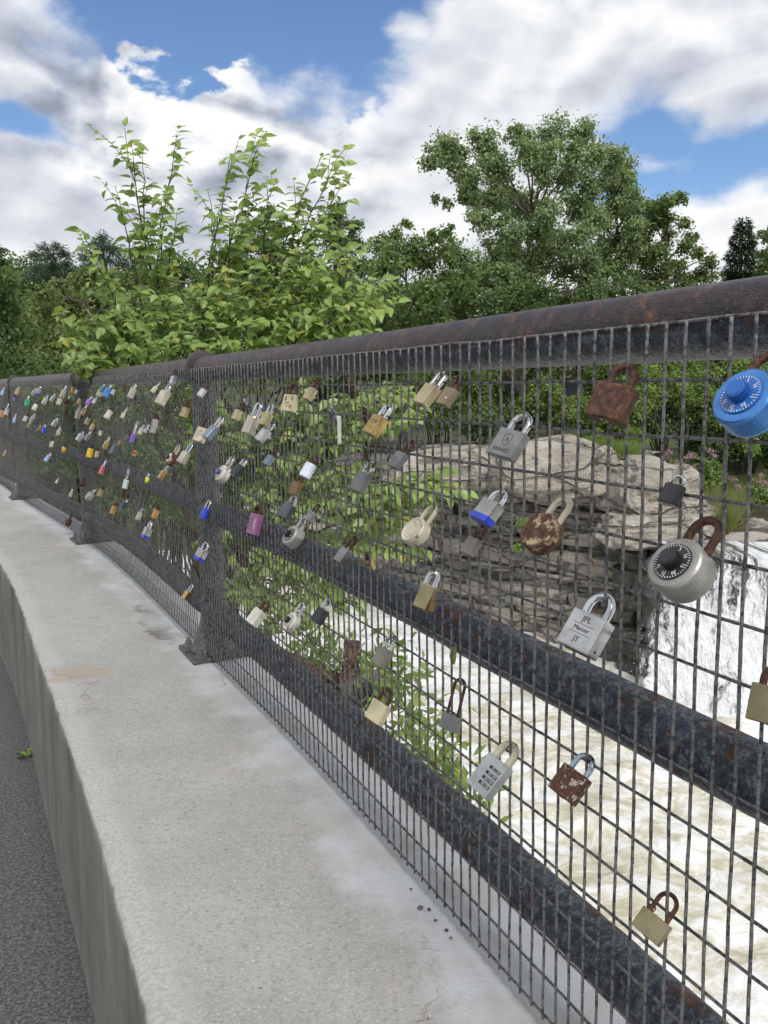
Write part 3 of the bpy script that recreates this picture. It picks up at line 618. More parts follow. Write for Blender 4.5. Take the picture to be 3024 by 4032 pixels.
    if tx == 'brinks':
        letter('BRINKS', H*.19, -W_*.02, -H*.29, fr-.0003, 'engraving', root, 0, 1.15); letter('B', H*.24, 0, H*.1, fr-.0003, 'engraving', root)
        sh_ = [(-.17, .28), (-.1, .31), (0, .35), (.1, .31), (.17, .28), (.2, .2), (.17, .1), (.18, .0), (.1, -.09), (0, -.14), (-.1, -.09), (-.18, 0), (-.17, .1), (-.2, .2)]
        outline([(x*H, (zz)*H) for x, zz in sh_], fr, H*.011, 'engraving', root); outline([(x*H*.8, (zz*.8+.02)*H) for x, zz in sh_], fr, H*.007, 'engraving', root)
    if tx == 'jpl':
        letter('JPL', H*.22, W_*.02, H*.30, fr-.0003, 'engraving', root); letter('Master', H*.16, W_*.0, H*.03, fr-.0003, 'engraving', root, 0, 1.1); letter('JT', H*.2, 0, -H*.25, fr-.0003, 'engraving', root)
        for zz in (.15, -.09): bm_obj('engraved_line', bm_box(W_*.62, .0005, H*.014, 0, 1, None, (0, fr-.0001, zz*H)), 'engraving', root)
        bm_obj('wheel_window', bm_box(W_*.74, D_*.42, .0008, 0, 1, None, (0, 0, -H/2-.0002)), 'hole_black', root)
        for i in range(5): bm_obj('number_wheel', bm_cyl(D_*.2, W_*.09, 12, 'X', (W_*(-.28+.14*i), 0, -H/2+D_*.12)), 'zinc', root)
        bm_obj('set_hole', bm_cyl(H*.035, .001, 12, 'X', (W_/2, -D_*.05, -H*.33)), 'hole_black', root)
    if tx == 'bm23':
        letter('B', H*.34, -W_*.26, H*.24, fr-.0003, 'engraving_brown', root); letter('23', H*.26, W_*.26, H*.28, fr-.0003, 'engraving_brown', root); letter('M', H*.32, W_*.27, -H*.24, fr-.0003, 'engraving_brown', root)
        outline(heart_pts(-W_*.05, -H*.1, H*.17), fr, H*.016, 'engraving_brown', root, 'engraved_heart')
    if tx == 'heart_h':
        letter('H', H*.26, W_*.2, H*.12, fr-.0003, 'engraving', root); outline(heart_pts(-W_*.14, H*.12, H*.12), fr, H*.012, 'engraving', root, 'engraved_heart')
        bm_obj('engraved_line', bm_box(W_*.8, .0005, H*.014, 0, 1, None, (0, fr-.0001, -H*.2)), 'engraving', root)
    if tx == 'dot': bm_obj('paint_dot', bm_cyl(H*.05, .0005, 12, 'Y', (W_*.22, fr, -H*.12)), 'white_print', root)
    # shackle
    a_ = min(W_*.31, .0135) if typ not in ('dial', 'disc') else H*.255
    r_ = max(.0019, min(.0052, H*(.105 if typ not in ('dial', 'disc') else .078)))
    if sr_ > 2: r_ = .0022; a_ = W_*.3
    top = H/2+sr_*H-r_; z0 = H*.32 if typ not in ('dial', 'disc') else H*.25
    pts = [(-a_, 0, zz) for zz in np.linspace(z0, top-a_, 5)]+[(a_*math.cos(t_), 0, top-a_+a_*math.sin(t_)) for t_ in np.linspace(math.pi*.93, math.pi*.07, 11)]+[(a_, 0, zz) for zz in np.linspace(top-a_, z0, 5)]
    tube('shackle', pts, r_, shm, root, 12 if lod else 7)
    if ex.get('ring'):
        pr = [(-a_+H*.17*math.cos(t_), H*.1*math.sin(t_)*.6, H/2+H*.10+H*.16*math.sin(t_)) for t_ in np.linspace(0, 2*math.pi, 20)]
        tube('key_ring', pr, .0007, 'rust', root, 6)
LOCKS = [
 ((0.2819, 0.7745, 0.0178, 28.0, 0.0, 0.0324), 'box', 'rust_red', 'rust', 1.1, 0.5, 0.72, 'large fully rusted red-brown padlock on the wires high up at the right', {}),
 ((0.1084, 0.7772, 0.0255, 34.0, 0.0, 0.0497), 'dial', 'blue_metal', 'rust_brown', 1, 0.42, 0.45, 'bright blue round combination dial padlock cut by the right edge', {}),
 ((0.4625, 0.7243, 0.0194, 36.0, -0.0, 0.0319), 'box', 'zinc', 'chrome_rust', 1.08, 0.36, 0.75, 'grey square padlock with an embossed shield and lettering, rust spotted shackle', {'text': 'brinks'}),
 ((0.6622, 0.7798, 0.0228, 42.0, 0.0, 0.0296), 'box', 'brass_pale', 'chrome_rust', 0.72, 0.42, 0.85, 'pale brass padlock with white flaking shackle, left of a pair near the top rail', {}),
 ((0.6158, 0.7776, 0.0162, 39.0, 0.0, 0.0238), 'box', 'brass_dull', 'rust', 0.72, 0.42, 0.85, 'dull brown brass padlock with a white dot, right of a pair under the rail', {'text': 'dot'}),
 ((0.8411, 0.7319, 0.0206, 39.0, 0.0, 0.0305), 'box', 'brass', 'chrome', 0.72, 0.5, 0.78, 'shiny golden brass padlock with scratched heart and letter and a bright chrome shackle', {'text': 'heart_h'}),
 ((0.7628, 0.6837, 0.0197, 42.0, -0.0, 0.0245), 'box', 'zinc_dark', 'rust', 0.72, 0.42, 0.95, 'small dull grey padlock with a long rusty shackle above the pale rock ledge', {}),
 ((0.9102, 0.6366, 0.0175, 34.0, -0.0, 0.0316), 'box', 'zinc_dark', 'chrome_rust', 0.75, 0.42, 0.72, 'dark grey padlock with a silver and rust arch in the middle of the near panel', {}),
 ((1.2653, 0.7609, 0.013, 18.0, -3.0, 0.0313), 'box', 'cream_yellow', 'rust', 1.15, 0.35, 0.8, 'cream yellow padlock scratched with B, a heart, M and 23', {'text': 'bm23'}),
 ((1.1431, 0.7796, 0.0164, 38.0, 0.0, 0.0229), 'box', 'brass_pale', 'rust', 0.75, 0.45, 0.95, 'small silvery brass padlock with rusty shackle just right of the cream one with a heart', {}),
 ((1.1662, 0.6348, 0.0168, 34.0, -0.0, 0.0272), 'cover', 'white_plastic', 'rust', 0.85, 0.55, 0.75, 'white plastic covered padlock with a rusty shackle', {}),
 ((1.2458, 0.5926, 0.0134, 28.0, 0.0, 0.024), 'box', 'brass_brown', 'rust', 0.8, 0.45, 0.8, 'small brown brass padlock chained below the white plastic one', {}),
 ((1.2989, 0.5398, 0.0154, 34.0, -0.0, 0.0279), 'box', 'slate', 'chrome_rust', 1.0, 0.4, 0.7, 'slate grey square padlock with a light arch, above the knobbed grey dial lock', {}),
 ((1.1681, 0.5454, 0.013, 39.0, 0.0, 0.0186), 'box', 'zinc', 'rust', 0.85, 0.45, 0.95, 'little grey padlock with rusty shackle touching the slate square one', {}),
 ((1.237, 0.4955, 0.0248, 37.0, 0.0, 0.0428), 'dial', 'silver_grey', 'chrome_rust', 1, 0.48, 0.62, 'silver round dial padlock with a black knob, hung over the middle rail', {}),
 ((0.693, 0.5863, 0.0258, 40.0, -0.0, 0.0414), 'disc', 'cream_spot', 'cream', 1, 0.36, 0.62, 'cream round padlock seen from its back with rust spots', {}),
 ((0.512, 0.6385, 0.0174, 42.0, -0.0, 0.0258), 'laminated', 'laminated', 'chrome', 1.15, 0.6, 0.72, 'laminated steel padlock with a bright blue band at its base, over the rocks', {'bumper': 'blue_plastic'}),
 ((0.5557, 0.588, 0.0154, 38.0, 0.0, 0.0217), 'box', 'zinc_brown', 'rust_brown', 0.8, 0.42, 0.95, 'small grey brown padlock dangling from the blue banded laminated one', {}),
 ((0.3793, 0.6322, 0.0286, 41.0, 0.0, 0.0444), 'disc', 'rust_cream', 'cream', 1, 0.38, 0.62, 'round padlock back crusted with brown rust, cream shackle', {}),
 ((0.3108, 0.5378, 0.0213, 35.0, -0.0, 0.0372), 'box', 'aluminium', 'chrome', 1.0, 0.5, 0.68, 'big light aluminium padlock engraved JPL and JT with a chrome shackle', {'text': 'jpl'}),
 ((0.1682, 0.6326, 0.0309, 39.0, 0.0, 0.0504), 'dial', 'silver_grey', 'rust_brown', 1, 0.5, 0.6, 'large grey round dial padlock with thick rusty shackle in front of the waterfall', {}),
 ((0.2041, 0.6938, 0.011, 30.0, 0.0, 0.0172), 'cover', 'black_scuffed', 'chrome_rust', 1.05, 0.5, 0.6, 'scuffed black covered padlock above the large grey dial lock', {}),
 ((0.0824, 0.5373, 0.0138, 18.0, -6.0, 0.0275), 'box', 'brass_olive', 'rust', 1.05, 0.5, 0.6, 'olive brass padlock half out of the frame at the right edge', {}),
 ((0.8595, 0.259, 0.0169, 31.0, 0.0, 0.0311), 'box', 'cream_yellow', 'rust', 1.05, 0.4, 0.8, 'pale cream padlock with rust runs low on the mesh above the bottom rail', {}),
 ((0.8403, 0.3585, 0.0162, 32.0, 0.0, 0.0283), 'box', 'olive_grey', 'chrome_rust', 0.8, 0.45, 0.85, 'olive grey padlock with a rusting silver arch above the pale cream one', {}),
 ((0.6158, 0.3291, 0.0138, 18.0, -3.0, 0.0206), 'box', 'zinc', 'rust_brown', 1.4, 0.42, 2.3, 'low wide grey padlock with a very tall thin rusty shackle', {}),
 ((1.1212, 0.3598, 0.018, 38.0, -0.0, 0.0275), 'cover', 'black_plastic', 'chrome', 0.95, 0.55, 0.8, 'glossy black covered padlock with a steel shackle in front of white water', {}),
 ((1.2638, 0.3134, 0.0255, 38.0, -0.0, 0.0393), 'dial', 'white_rust', 'chrome', 1, 0.34, 0.72, 'white faced dial padlock with a rusty rim and black knob', {}),
 ((1.5029, 0.2662, 0.0264, 43.0, -0.0, 0.0357), 'box', 'offwhite', 'rust', 0.8, 0.5, 0.75, 'off-white padlock with a brown and white flaking shackle beside the rusty rimmed dial lock', {}),
 ((0.6867, 0.4936, 0.0166, 28.0, -0.0, 0.033), 'box', 'brass_olive', 'chrome', 0.55, 0.4, 0.62, 'narrow brass padlock hung over the middle rail with its keyhole end showing', {'yaw': 50}),
 ((0.6851, 0.4804, 0.0101, 18.0, -13.0, 0.0181), 'box', 'brass_brown', 'brass_brown', 0.75, 0.5, 0.7, 'tiny brown padlock hanging straight beside the narrow brass one', {}),
 ((0.4869, 0.3074, 0.0289, 43.0, 4.0, 0.0439), 'combo', 'aluminium_grey', 'cream_rust', 0.72, 0.34, 0.6, 'pale grey padlock with four rows of letter wheels', {'text': 'wheels'}),
 ((0.3341, 0.3621, 0.0205, 43.0, 1.0, 0.0294), 'box', 'rust_speckle', 'steel_rust', 1.0, 0.5, 0.72, 'square padlock covered in speckled rust with a blue grey shackle', {}),
 ((0.2032, 0.2734, 0.0193, 43.0, 2.0, 0.0201), 'box', 'brass_olive', 'rust', 1.35, 0.45, 1.2, 'olive brass padlock with a rusty key ring, lowest on the near panel', {'ring': 1}),
 ((1.9578, 0.4502, 0.0164, 25.0, 0.0, 0.0278), 'cover', 'blue_plastic', 'chrome', 0.8, 0.6, 0.85, 'blue padlock in front of the near post at the middle rail', {}),
 ((1.5195, 0.4819, 0.0159, 18.0, -3.0, 0.0435), 'combo', 'mauve', 'rust', 0.72, 0.3, 0.5, 'mauve pink padlock with four number wheels and white lettering', {'text': 'master'}),
 ((2.0087, 0.3269, 0.0182, 30.0, 0.0, 0.0297), 'laminated', 'laminated', 'chrome', 1.15, 0.6, 0.75, 'small laminated padlock with dark blue base on the foot half of the near post', {'bumper': 'blue_plastic'}),
 ((2.2114, 0.1665, 0.0169, 37.0, -0.0, 0.0258), 'box', 'brass', 'chrome', 0.8, 0.5, 0.85, 'small shiny brass padlock left of the near post above its base plate', {}),
 ((1.9492, 0.667, 0.0182, 27.0, 0.0, 0.0374), 'box', 'cream_rust', 'rust', 1.05, 0.4, 0.75, 'cream padlock with rust blotches in front of the near post', {}),
 ((1.8043, 0.6799, 0.0314, 43.0, 0.0, 0.0371), 'box', 'slate_blue', 'chrome_rust', 0.6, 0.45, 0.9, 'blue grey slim padlock overlapping the rust blotched cream one', {}),
 ((1.5013, 0.709, 0.0222, 26.0, 0.0, 0.0386), 'round', 'brass_silver', 'chrome', 0.72, 0.62, 0.85, 'fat silvery brass barrel padlock with a thick chrome shackle', {}),
 ((1.4188, 0.7247, 0.0143, 28.0, 0.0, 0.0248), 'box', 'brass_pale', 'chrome', 0.9, 0.5, 0.9, 'pale padlock with a steel shackle behind the fat barrel padlock', {}),
 ((1.4218, 0.6902, 0.021, 43.0, 6.0, 0.0282), 'box', 'silver', 'chrome', 0.6, 0.5, 0.8, 'bright silver slim padlock just below the fat barrel padlock', {}),
 ((1.6304, 0.7289, 0.0135, 28.0, 0.0, 0.0231), 'box', 'brass_pale', 'rust', 0.75, 0.5, 0.9, 'small brass padlock with rusty shackle and key ring left of the fat barrel padlock', {'ring': 1}),
 ((1.9269, 0.7804, 0.0166, 38.0, -0.0, 0.0223), 'box', 'silver', 'rust', 0.7, 0.5, 1.0, 'tiny silver padlock with rusty shackle at the top of the near post', {}),
 ((2.2626, 0.8171, 0.0122, 18.0, -5.0, 0.0235), 'box', 'silver', 'rust', 0.95, 0.5, 0.9, 'small silver padlock right under the top rail left of the near post', {}),
 ((2.3693, 0.7639, 0.0229, 33.0, -0.0, 0.0432), 'box', 'cream', 'chrome', 0.95, 0.45, 0.6, 'cream square padlock upper left of the near post', {}),
 ((2.1308, 0.7235, 0.0139, 21.0, -0.0, 0.0265), 'box', 'tan', 'rust', 0.8, 0.5, 0.9, 'small tan padlock with dark shackle left edge of the near post', {}),
 ((1.7347, 0.5789, 0.0238, 33.0, 0.0, 0.0426), 'dial', 'white_rust', 'chrome_rust', 1, 0.4, 0.7, 'rust spotted white dial padlock with a purple blue knob', {'knob': 'purple_knob'}),
 ((1.6317, 0.5974, 0.0187, 43.0, 1.0, 0.0277), 'cover', 'black_scuffed', 'chrome_rust', 0.8, 0.5, 0.7, 'scuffed black padlock touching the dial lock with the purple knob', {}),
 ((2.2847, 0.5789, 0.0236, 33.0, -0.0, 0.0422), 'dial', 'rust_cream', 'cream', 1, 0.4, 0.7, 'rusty brown dial padlock with black knob left of the near post', {}),
 ((2.1362, 0.5929, 0.023, 35.0, -0.0, 0.0348), 'box', 'cream_grey', 'chrome', 0.7, 0.5, 0.85, 'pale olive slim padlock with chrome shackle beside the rusty brown dial lock', {}),
 ((2.4634, 0.514, 0.0178, 36.0, -0.0, 0.0298), 'box', 'brass', 'chrome_rust', 0.55, 0.5, 0.7, 'slim brass padlock at the middle rail left of the near post', {}),
 ((1.3972, 0.6377, 0.018, 41.0, -0.0, 0.0209), 'box', 'slate_blue', 'rust', 0.75, 0.5, 1.1, 'small blue grey padlock with a long brown shackle below the silver slim one', {}),
 ((0.9917, 0.5003, 0.0203, 40.0, -0.0, 0.0252), 'box', 'zinc', 'rust', 0.75, 0.45, 1.0, 'hazy grey padlock with a red rusty shackle lying against the middle rail', {}),
 ((1.7759, 0.7411, -0.0115, -24.0, 0.0, 0.0219), 'box', 'rust_red', 'rust', 0.8, 0.4, 0.7, 'dark rusty padlock hanging on the river side left of the fat barrel padlock', {'behind': 1}),
 ((1.6264, 0.7436, -0.0122, -24.0, 0.0, 0.024), 'dial', 'navy', 'chrome', 1, 0.4, 0.6, 'dark blue round padlock on the river side behind the fat barrel padlock', {'behind': 1}),
 ((1.0121, 0.7851, -0.0116, -24.0, 0.0, 0.0224), 'box', 'rust_brown', 'rust', 0.75, 0.4, 0.6, 'brown padlock hanging on the river side just under the top rail', {'behind': 1}),
 ((1.0947, 0.7348, -0.0122, -24.0, 0.0, 0.0239), 'box', 'zinc', 'chrome_rust', 0.75, 0.4, 0.6, 'grey padlock on the river side left of the white tape', {'behind': 1}),
 ((0.9398, 0.7388, -0.0102, -24.0, 0.0, 0.0187), 'box', 'rust_red', 'rust', 0.7, 0.4, 0.6, 'rusty padlock on the river side behind the shiny golden one', {'behind': 1}),
 ((0.5013, 0.7933, -0.0092, -24.0, 0.0, 0.016), 'box', 'black_scuffed', 'rust', 0.9, 0.4, 0.6, 'dark padlock on the river side above the shield padlock', {'behind': 1}),
 ((0.3802, 0.7906, -0.0092, -24.0, 0.0, 0.016), 'box', 'slate', 'rust', 1.1, 0.4, 0.6, 'dark grey padlock on the river side left of the fully rusted one', {'behind': 1}),
 ((1.7251, 0.3566, -0.0152, -24.0, 0.0, 0.0315), 'box', 'rust_brown', 'rust', 1.0, 0.4, 0.8, 'brown rusty padlock on the river side beneath the mauve one', {'behind': 1}),
 ((0.9398, 0.4907, -0.0099, -24.0, 0.0, 0.0179), 'box', 'brass', 'rust', 0.6, 0.4, 0.8, 'little brass padlock on the river side resting on the middle rail', {'behind': 1}),
 ((4.2672, 0.7903, 0.0147, 18.0, -10.0, 0.0297), 'box', 'orange_brass', 'rust', 0.5, 0.5, 0.9, 'orange brass slim padlock at the top of the second post', {}),
 ((4.191, 0.7817, 0.0122, 28.0, -0.0, 0.0203), 'box', 'silver', 'rust', 0.6, 0.5, 0.8, 'tiny silver padlock right of the orange one at the second post', {}),
 ((4.114, 0.7349, 0.0158, 30.0, 0.0, 0.0274), 'box', 'tan', 'rust', 0.65, 0.5, 0.6, 'tan padlock right beside the second post, upper half', {}),
 ((3.8829, 0.7352, 0.0168, 37.0, 0.0, 0.0275), 'box', 'violet', 'chrome', 0.7, 0.5, 0.6, 'violet padlock with chrome shackle right of the second post', {}),
 ((3.7591, 0.7398, 0.014, 37.0, 0.0, 0.0219), 'box', 'silver', 'chrome', 0.6, 0.5, 0.8, 'silver padlock clinging to the right of the violet one', {}),
 ((3.6087, 0.7753, 0.0167, 28.0, -0.0, 0.0274), 'box', 'cream_grey', 'chrome_rust', 0.8, 0.6, 0.5, 'cream grey padlock left of the big blue one under the top rail', {}),
 ((3.5568, 0.7938, 0.0146, 32.0, 0.0, 0.0224), 'cover', 'teal', 'chrome', 0.8, 0.6, 0.5, 'teal padlock tucked above the cream grey one under the top rail', {}),
 ((3.4071, 0.7776, 0.0216, 29.0, -1.0, 0.0369), 'cover', 'blue_metal', 'chrome_rust', 0.75, 0.6, 0.5, 'big bright blue padlock high between the near and second posts', {}),
 ((3.3229, 0.7811, 0.0129, 30.0, 0.0, 0.0211), 'box', 'silver', 'rust', 0.6, 0.5, 0.7, 'silver padlock with brown shackle right of the big bright blue one', {}),
 ((3.104, 0.7936, 0.0095, 18.0, -7.0, 0.0187), 'box', 'rust_red', 'rust', 0.6, 0.4, 0.6, 'small dark rusty padlock under the top rail right of the big bright blue one', {}),
 ((2.8999, 0.777, 0.0192, 28.0, -0.0, 0.0355), 'box', 'cream_grey', 'chrome_rust', 0.5, 0.5, 0.5, 'long grey tan padlock with a black base high between the posts', {}),
 ((2.5146, 0.7898, 0.0183, 43.0, 1.0, 0.0218), 'box', 'cream', 'chrome', 0.5, 0.5, 1.0, 'cream slim padlock with a wide steel shackle left of the cream square one', {}),
 ((4.1704, 0.6689, 0.0162, 18.0, -3.0, 0.0384), 'box', 'cream_rust', 'chrome_rust', 0.85, 0.4, 0.7, 'cream square padlock with a rust dot right of the second post', {}),
 ((4.0132, 0.6879, 0.0182, 32.0, 0.0, 0.032), 'box', 'tan', 'chrome', 0.4, 0.5, 0.7, 'narrow tan padlock pressed against the cream square one with the rust dot', {}),
 ((3.9368, 0.644, 0.0177, 30.0, -0.0, 0.0315), 'box', 'brass_pale', 'rust', 0.5, 0.5, 0.6, 'narrow pale brass padlock with a rusty shackle, one row below the violet one', {}),
 ((3.8345, 0.6194, 0.0169, 27.0, -0.0, 0.0288), 'box', 'tan', 'brass_brown', 0.5, 0.5, 1.1, 'tan padlock hung on a long brown chain link', {}),
 ((3.683, 0.597, 0.0109, 18.0, 0.0, 0.0202), 'box', 'offwhite', 'rust', 0.65, 0.5, 0.8, 'tiny off-white padlock above the yellow one near the second post', {}),
 ((3.5801, 0.675, 0.0166, 42.0, 0.0, 0.0243), 'cover', 'black_scuffed', 'rust', 0.8, 0.6, 0.6, 'black padlock at the left side of the fat cream one', {}),
 ((3.4086, 0.6866, 0.0225, 37.0, 0.0, 0.036), 'round', 'offwhite', 'rust', 0.75, 0.6, 0.5, 'fat cream barrel padlock in the middle between the near and second posts', {}),
 ((3.1255, 0.6898, 0.0157, 32.0, 0.0, 0.0219), 'box', 'cream_rust', 'chrome', 0.5, 0.5, 1.2, 'small rusty cream padlock with a long bright shackle right of the fat cream one', {}),
 ((2.5646, 0.6685, 0.0147, 18.0, -1.0, 0.043), 'combo', 'pink_grey', 'rust', 0.62, 0.25, 0.5, 'pinkish grey flat padlock with rows of wheels left of the near post', {'text': 'plain'}),
 ((2.9501, 0.6095, 0.0167, 19.0, -0.0, 0.0289), 'box', 'purple', 'chrome', 0.55, 0.4, 1.7, 'purple padlock with a very long chrome shackle', {}),
 ((2.8, 0.6424, 0.0145, 33.0, -0.0, 0.0239), 'box', 'cream_grey', 'chrome_rust', 0.6, 0.5, 0.6, 'cream grey padlock right of the purple one with the long shackle', {}),
 ((2.7178, 0.6488, 0.0117, 33.0, -0.0, 0.018), 'box', 'silver', 'chrome', 0.6, 0.5, 0.8, 'silver slim padlock left of the pinkish grey wheel padlock', {}),
 ((3.0766, 0.6008, 0.0157, 35.0, -1.0, 0.0257), 'box', 'slate', 'rust', 0.5, 0.5, 0.8, 'slate padlock with brown shackle left of the purple one', {}),
 ((3.299, 0.5453, 0.0262, 35.0, -0.0, 0.0473), 'box', 'slate', 'brass_brown', 0.55, 0.5, 0.4, 'long dark grey padlock with a black base near the middle rail', {}),
 ((3.5301, 0.5528, 0.0188, 31.0, -0.0, 0.0334), 'box', 'brass', 'chrome', 0.5, 0.5, 0.7, 'slim golden padlock with chrome shackle left of the long dark grey one', {}),
 ((3.788, 0.4953, 0.0124, 18.0, -7.0, 0.0272), 'box', 'tan', 'rust', 1.0, 0.4, 0.7, 'flat tan square padlock right of the yellow one', {}),
 ((3.9076, 0.4948, 0.0204, 18.0, 0.0, 0.0395), 'cover', 'yellow_plastic', 'black_plastic', 0.75, 0.6, 0.6, 'yellow plastic padlock with black shackle right of the second post', {}),
 ((4.134, 0.5579, 0.0219, 40.0, 0.0, 0.0368), 'box', 'silver', 'chrome_rust', 0.8, 0.5, 0.5, 'bright silver padlock right of the second post above the yellow one', {}),
 ((3.9672, 0.5648, 0.0173, 33.0, -0.0, 0.0297), 'box', 'zinc', 'chrome', 0.8, 0.5, 0.7, 'grey square padlock with a round bright shackle beside the bright silver one', {}),
 ((2.9658, 0.5526, 0.0102, 18.0, -0.0, 0.021), 'box', 'orange_rust', 'rust', 0.95, 0.4, 0.4, 'orange rusty padlock right of the long dark grey one', {}),
 ((3.6536, 0.4345, 0.0188, 28.0, -0.0, 0.0373), 'box', 'pink_plastic', 'chrome', 0.38, 0.4, 0.8, 'bright pink slim padlock with chrome shackle on the middle rail', {}),
 ((2.7416, 0.4717, 0.013, 18.0, -0.0, 0.0228), 'heart', 'neon_yellow', 'chrome', 0.9, 0.6, 0.5, 'neon yellow rounded padlock below the middle rail', {}),
 ((3.1469, 0.4178, 0.0176, 18.0, -3.0, 0.0332), 'cover', 'pale_mint', 'chrome_rust', 0.75, 0.5, 1.6, 'pale minty padlock on a long flaking shackle below the middle rail', {}),
 ((3.2304, 0.3697, 0.0143, 18.0, -0.0, 0.0328), 'box', 'rust_brown', 'rust', 0.4, 0.4, 0.4, 'slim rust brown padlock hanging under the pale minty one', {}),
 ((4.1632, 0.328, 0.0172, 23.0, -0.0, 0.0375), 'disc', 'rust_brown', 'rust', 0.8, 0.4, 0.4, 'rust brown round padlock on the lower half of the second post', {}),
 ((3.9654, 0.2815, 0.024, 38.0, -0.0, 0.0433), 'disc', 'silver_grey', 'chrome_rust', 1, 0.45, 0.5, 'silver grey round padlock low between the posts near the second post', {}),
 ((3.7334, 0.3221, 0.0177, 28.0, -0.0, 0.0322), 'box', 'tan', 'rust', 0.5, 0.5, 0.6, 'tan slim padlock right of the silver grey round one', {}),
 ((3.4574, 0.276, 0.0175, 25.0, -0.0, 0.0332), 'box', 'orange_brass', 'rust', 0.55, 0.5, 0.6, 'orange brass padlock low between the near and second posts', {}),
 ((3.2283, 0.3238, 0.017, 43.0, -0.0, 0.0267), 'cover', 'navy', 'chrome', 0.75, 0.5, 0.6, 'navy black padlock with chrome shackle right of the low orange brass one', {}),
 ((2.9212, 0.3182, 0.0158, 28.0, -0.0, 0.0281), 'box', 'cream_grey', 'chrome_rust', 0.55, 0.5, 0.7, 'greenish cream padlock low on the mesh left of the laminated one', {}),
 ((2.6168, 0.3655, 0.0156, 25.0, -0.0, 0.0287), 'box', 'orange_brass', 'rust', 0.6, 0.5, 0.7, 'orange tan padlock low on the mesh nearest the near post', {}),
 ((2.7674, 0.2774, 0.0198, 25.0, -0.0, 0.0347), 'laminated', 'laminated', 'chrome', 1.0, 0.6, 0.7, 'laminated padlock with blue stripes low between the near and second posts', {'bumper': 'blue_plastic'}),
 ((6.7531, 0.7749, 0.0189, 23.0, -0.0, 0.0337), 'cover', 'pale_blue', 'chrome', 0.8, 0.6, 0.7, 'pale blue padlock at the third post under the top rail', {}),
 ((5.9937, 0.7827, 0.0199, 27.0, 0.0, 0.0376), 'box', 'tan', 'chrome_rust', 0.65, 0.5, 0.5, 'tan padlock right of the third post under the top rail', {}),
 ((6.1994, 0.7311, 0.0157, 27.0, 0.0, 0.0283), 'heart', 'purple', 'rust', 0.9, 0.5, 0.6, 'little shiny purple padlock right of the third post', {}),
 ((5.6429, 0.7117, 0.0186, 18.0, -10.0, 0.0398), 'box', 'green_plastic', 'chrome_rust', 0.75, 0.5, 0.7, 'green square padlock beyond the second post', {}),
 ((5.4102, 0.7758, 0.0171, 34.0, -0.0, 0.0291), 'box', 'silver', 'chrome_rust', 0.45, 0.5, 0.6, 'thin silver padlock left of the blue and white one beyond the second post', {}),
 ((5.2286, 0.781, 0.0189, 27.0, 0.0, 0.0321), 'laminated', 'laminated', 'chrome', 0.9, 0.6, 0.6, 'small laminated padlock with blue base beyond the second post', {'bumper': 'blue_plastic'}),
 ((5.3632, 0.6886, 0.0217, 32.0, 0.0, 0.0361), 'round', 'offwhite', 'rust', 0.8, 0.6, 0.5, 'white rounded padlock right of the green square one', {}),
 ((5.0318, 0.7285, 0.0218, 34.0, 0.0, 0.0386), 'box', 'cream_grey', 'chrome_rust', 0.45, 0.5, 0.5, 'narrow cream grey padlock in the middle beyond the second post, upper row', {}),
 ((4.8303, 0.7421, 0.0168, 32.0, 0.0, 0.0289), 'box', 'silver', 'chrome', 0.5, 0.5, 0.7, 'narrow silver padlock right of the narrow cream grey one', {}),
 ((4.4949, 0.7696, 0.0215, 28.0, 1.0, 0.0407), 'box', 'cream_grey', 'chrome', 0.45, 0.5, 0.6, 'long pale padlock with bright shackle just left of the second post', {}),
 ((4.6433, 0.7289, 0.0152, 23.0, -0.0, 0.032), 'box', 'cream', 'rust', 1.1, 0.4, 0.5, 'cream square padlock left of the second post', {}),
 ((4.4251, 0.7337, 0.0181, 34.0, 0.0, 0.0324), 'disc', 'rust_red', 'chrome', 1, 0.45, 0.5, 'round red brown padlock with a bright shackle at the second post', {}),
 ((4.4996, 0.6783, 0.0132, 18.0, -7.0, 0.0295), 'box', 'rust_brown', 'rust', 0.9, 0.4, 0.6, 'dark rusty padlock below the round red brown one', {}),
 ((4.7292, 0.5583, 0.0143, 18.0, -11.0, 0.0327), 'box', 'cream_grey', 'chrome', 1.0, 0.4, 0.5, 'flat pale grey square padlock beyond the second post near the middle rail', {}),
 ((5.1523, 0.5567, 0.0165, 18.0, -1.0, 0.0306), 'cover', 'blue_plastic', 'chrome', 0.95, 0.6, 0.6, 'blue padlock beyond the second post', {}),
 ((5.3306, 0.552, 0.013, 18.0, 0.0, 0.0289), 'disc', 'brass_brown', 'tan', 0.95, 0.4, 0.6, 'round brown padlock touching the blue one beyond the second post', {}),
 ((5.6591, 0.5678, 0.0151, 25.0, -0.0, 0.0276), 'box', 'brass', 'chrome', 0.45, 0.5, 0.6, 'tiny golden padlock beyond the second post', {}),
 ((5.5118, 0.6128, 0.0193, 34.0, 0.0, 0.0335), 'box', 'silver', 'chrome', 0.4, 0.5, 0.7, 'white slim padlock above the tiny golden one', {}),
 ((5.7651, 0.6076, 0.0181, 27.0, 0.0, 0.0336), 'box', 'offwhite', 'rust', 0.7, 0.5, 0.6, 'whitish padlock left of the white slim one', {}),
 ((6.2507, 0.5851, 0.016, 18.0, 0.0, 0.0331), 'cover', 'pale_blue', 'chrome_rust', 0.7, 0.5, 0.9, 'pale blue grey padlock below the green one, right of the third post', {}),
 ((4.7971, 0.6075, 0.0203, 37.0, 0.0, 0.0346), 'box', 'silver', 'chrome', 0.8, 0.5, 0.5, 'bright white metal padlock left of the second post in the middle rows', {}),
 ((4.958, 0.4813, 0.0141, 18.0, -11.0, 0.0322), 'box', 'cream', 'rust', 0.95, 0.4, 1.0, 'cream square padlock hanging over the middle rail beyond the second post', {}),
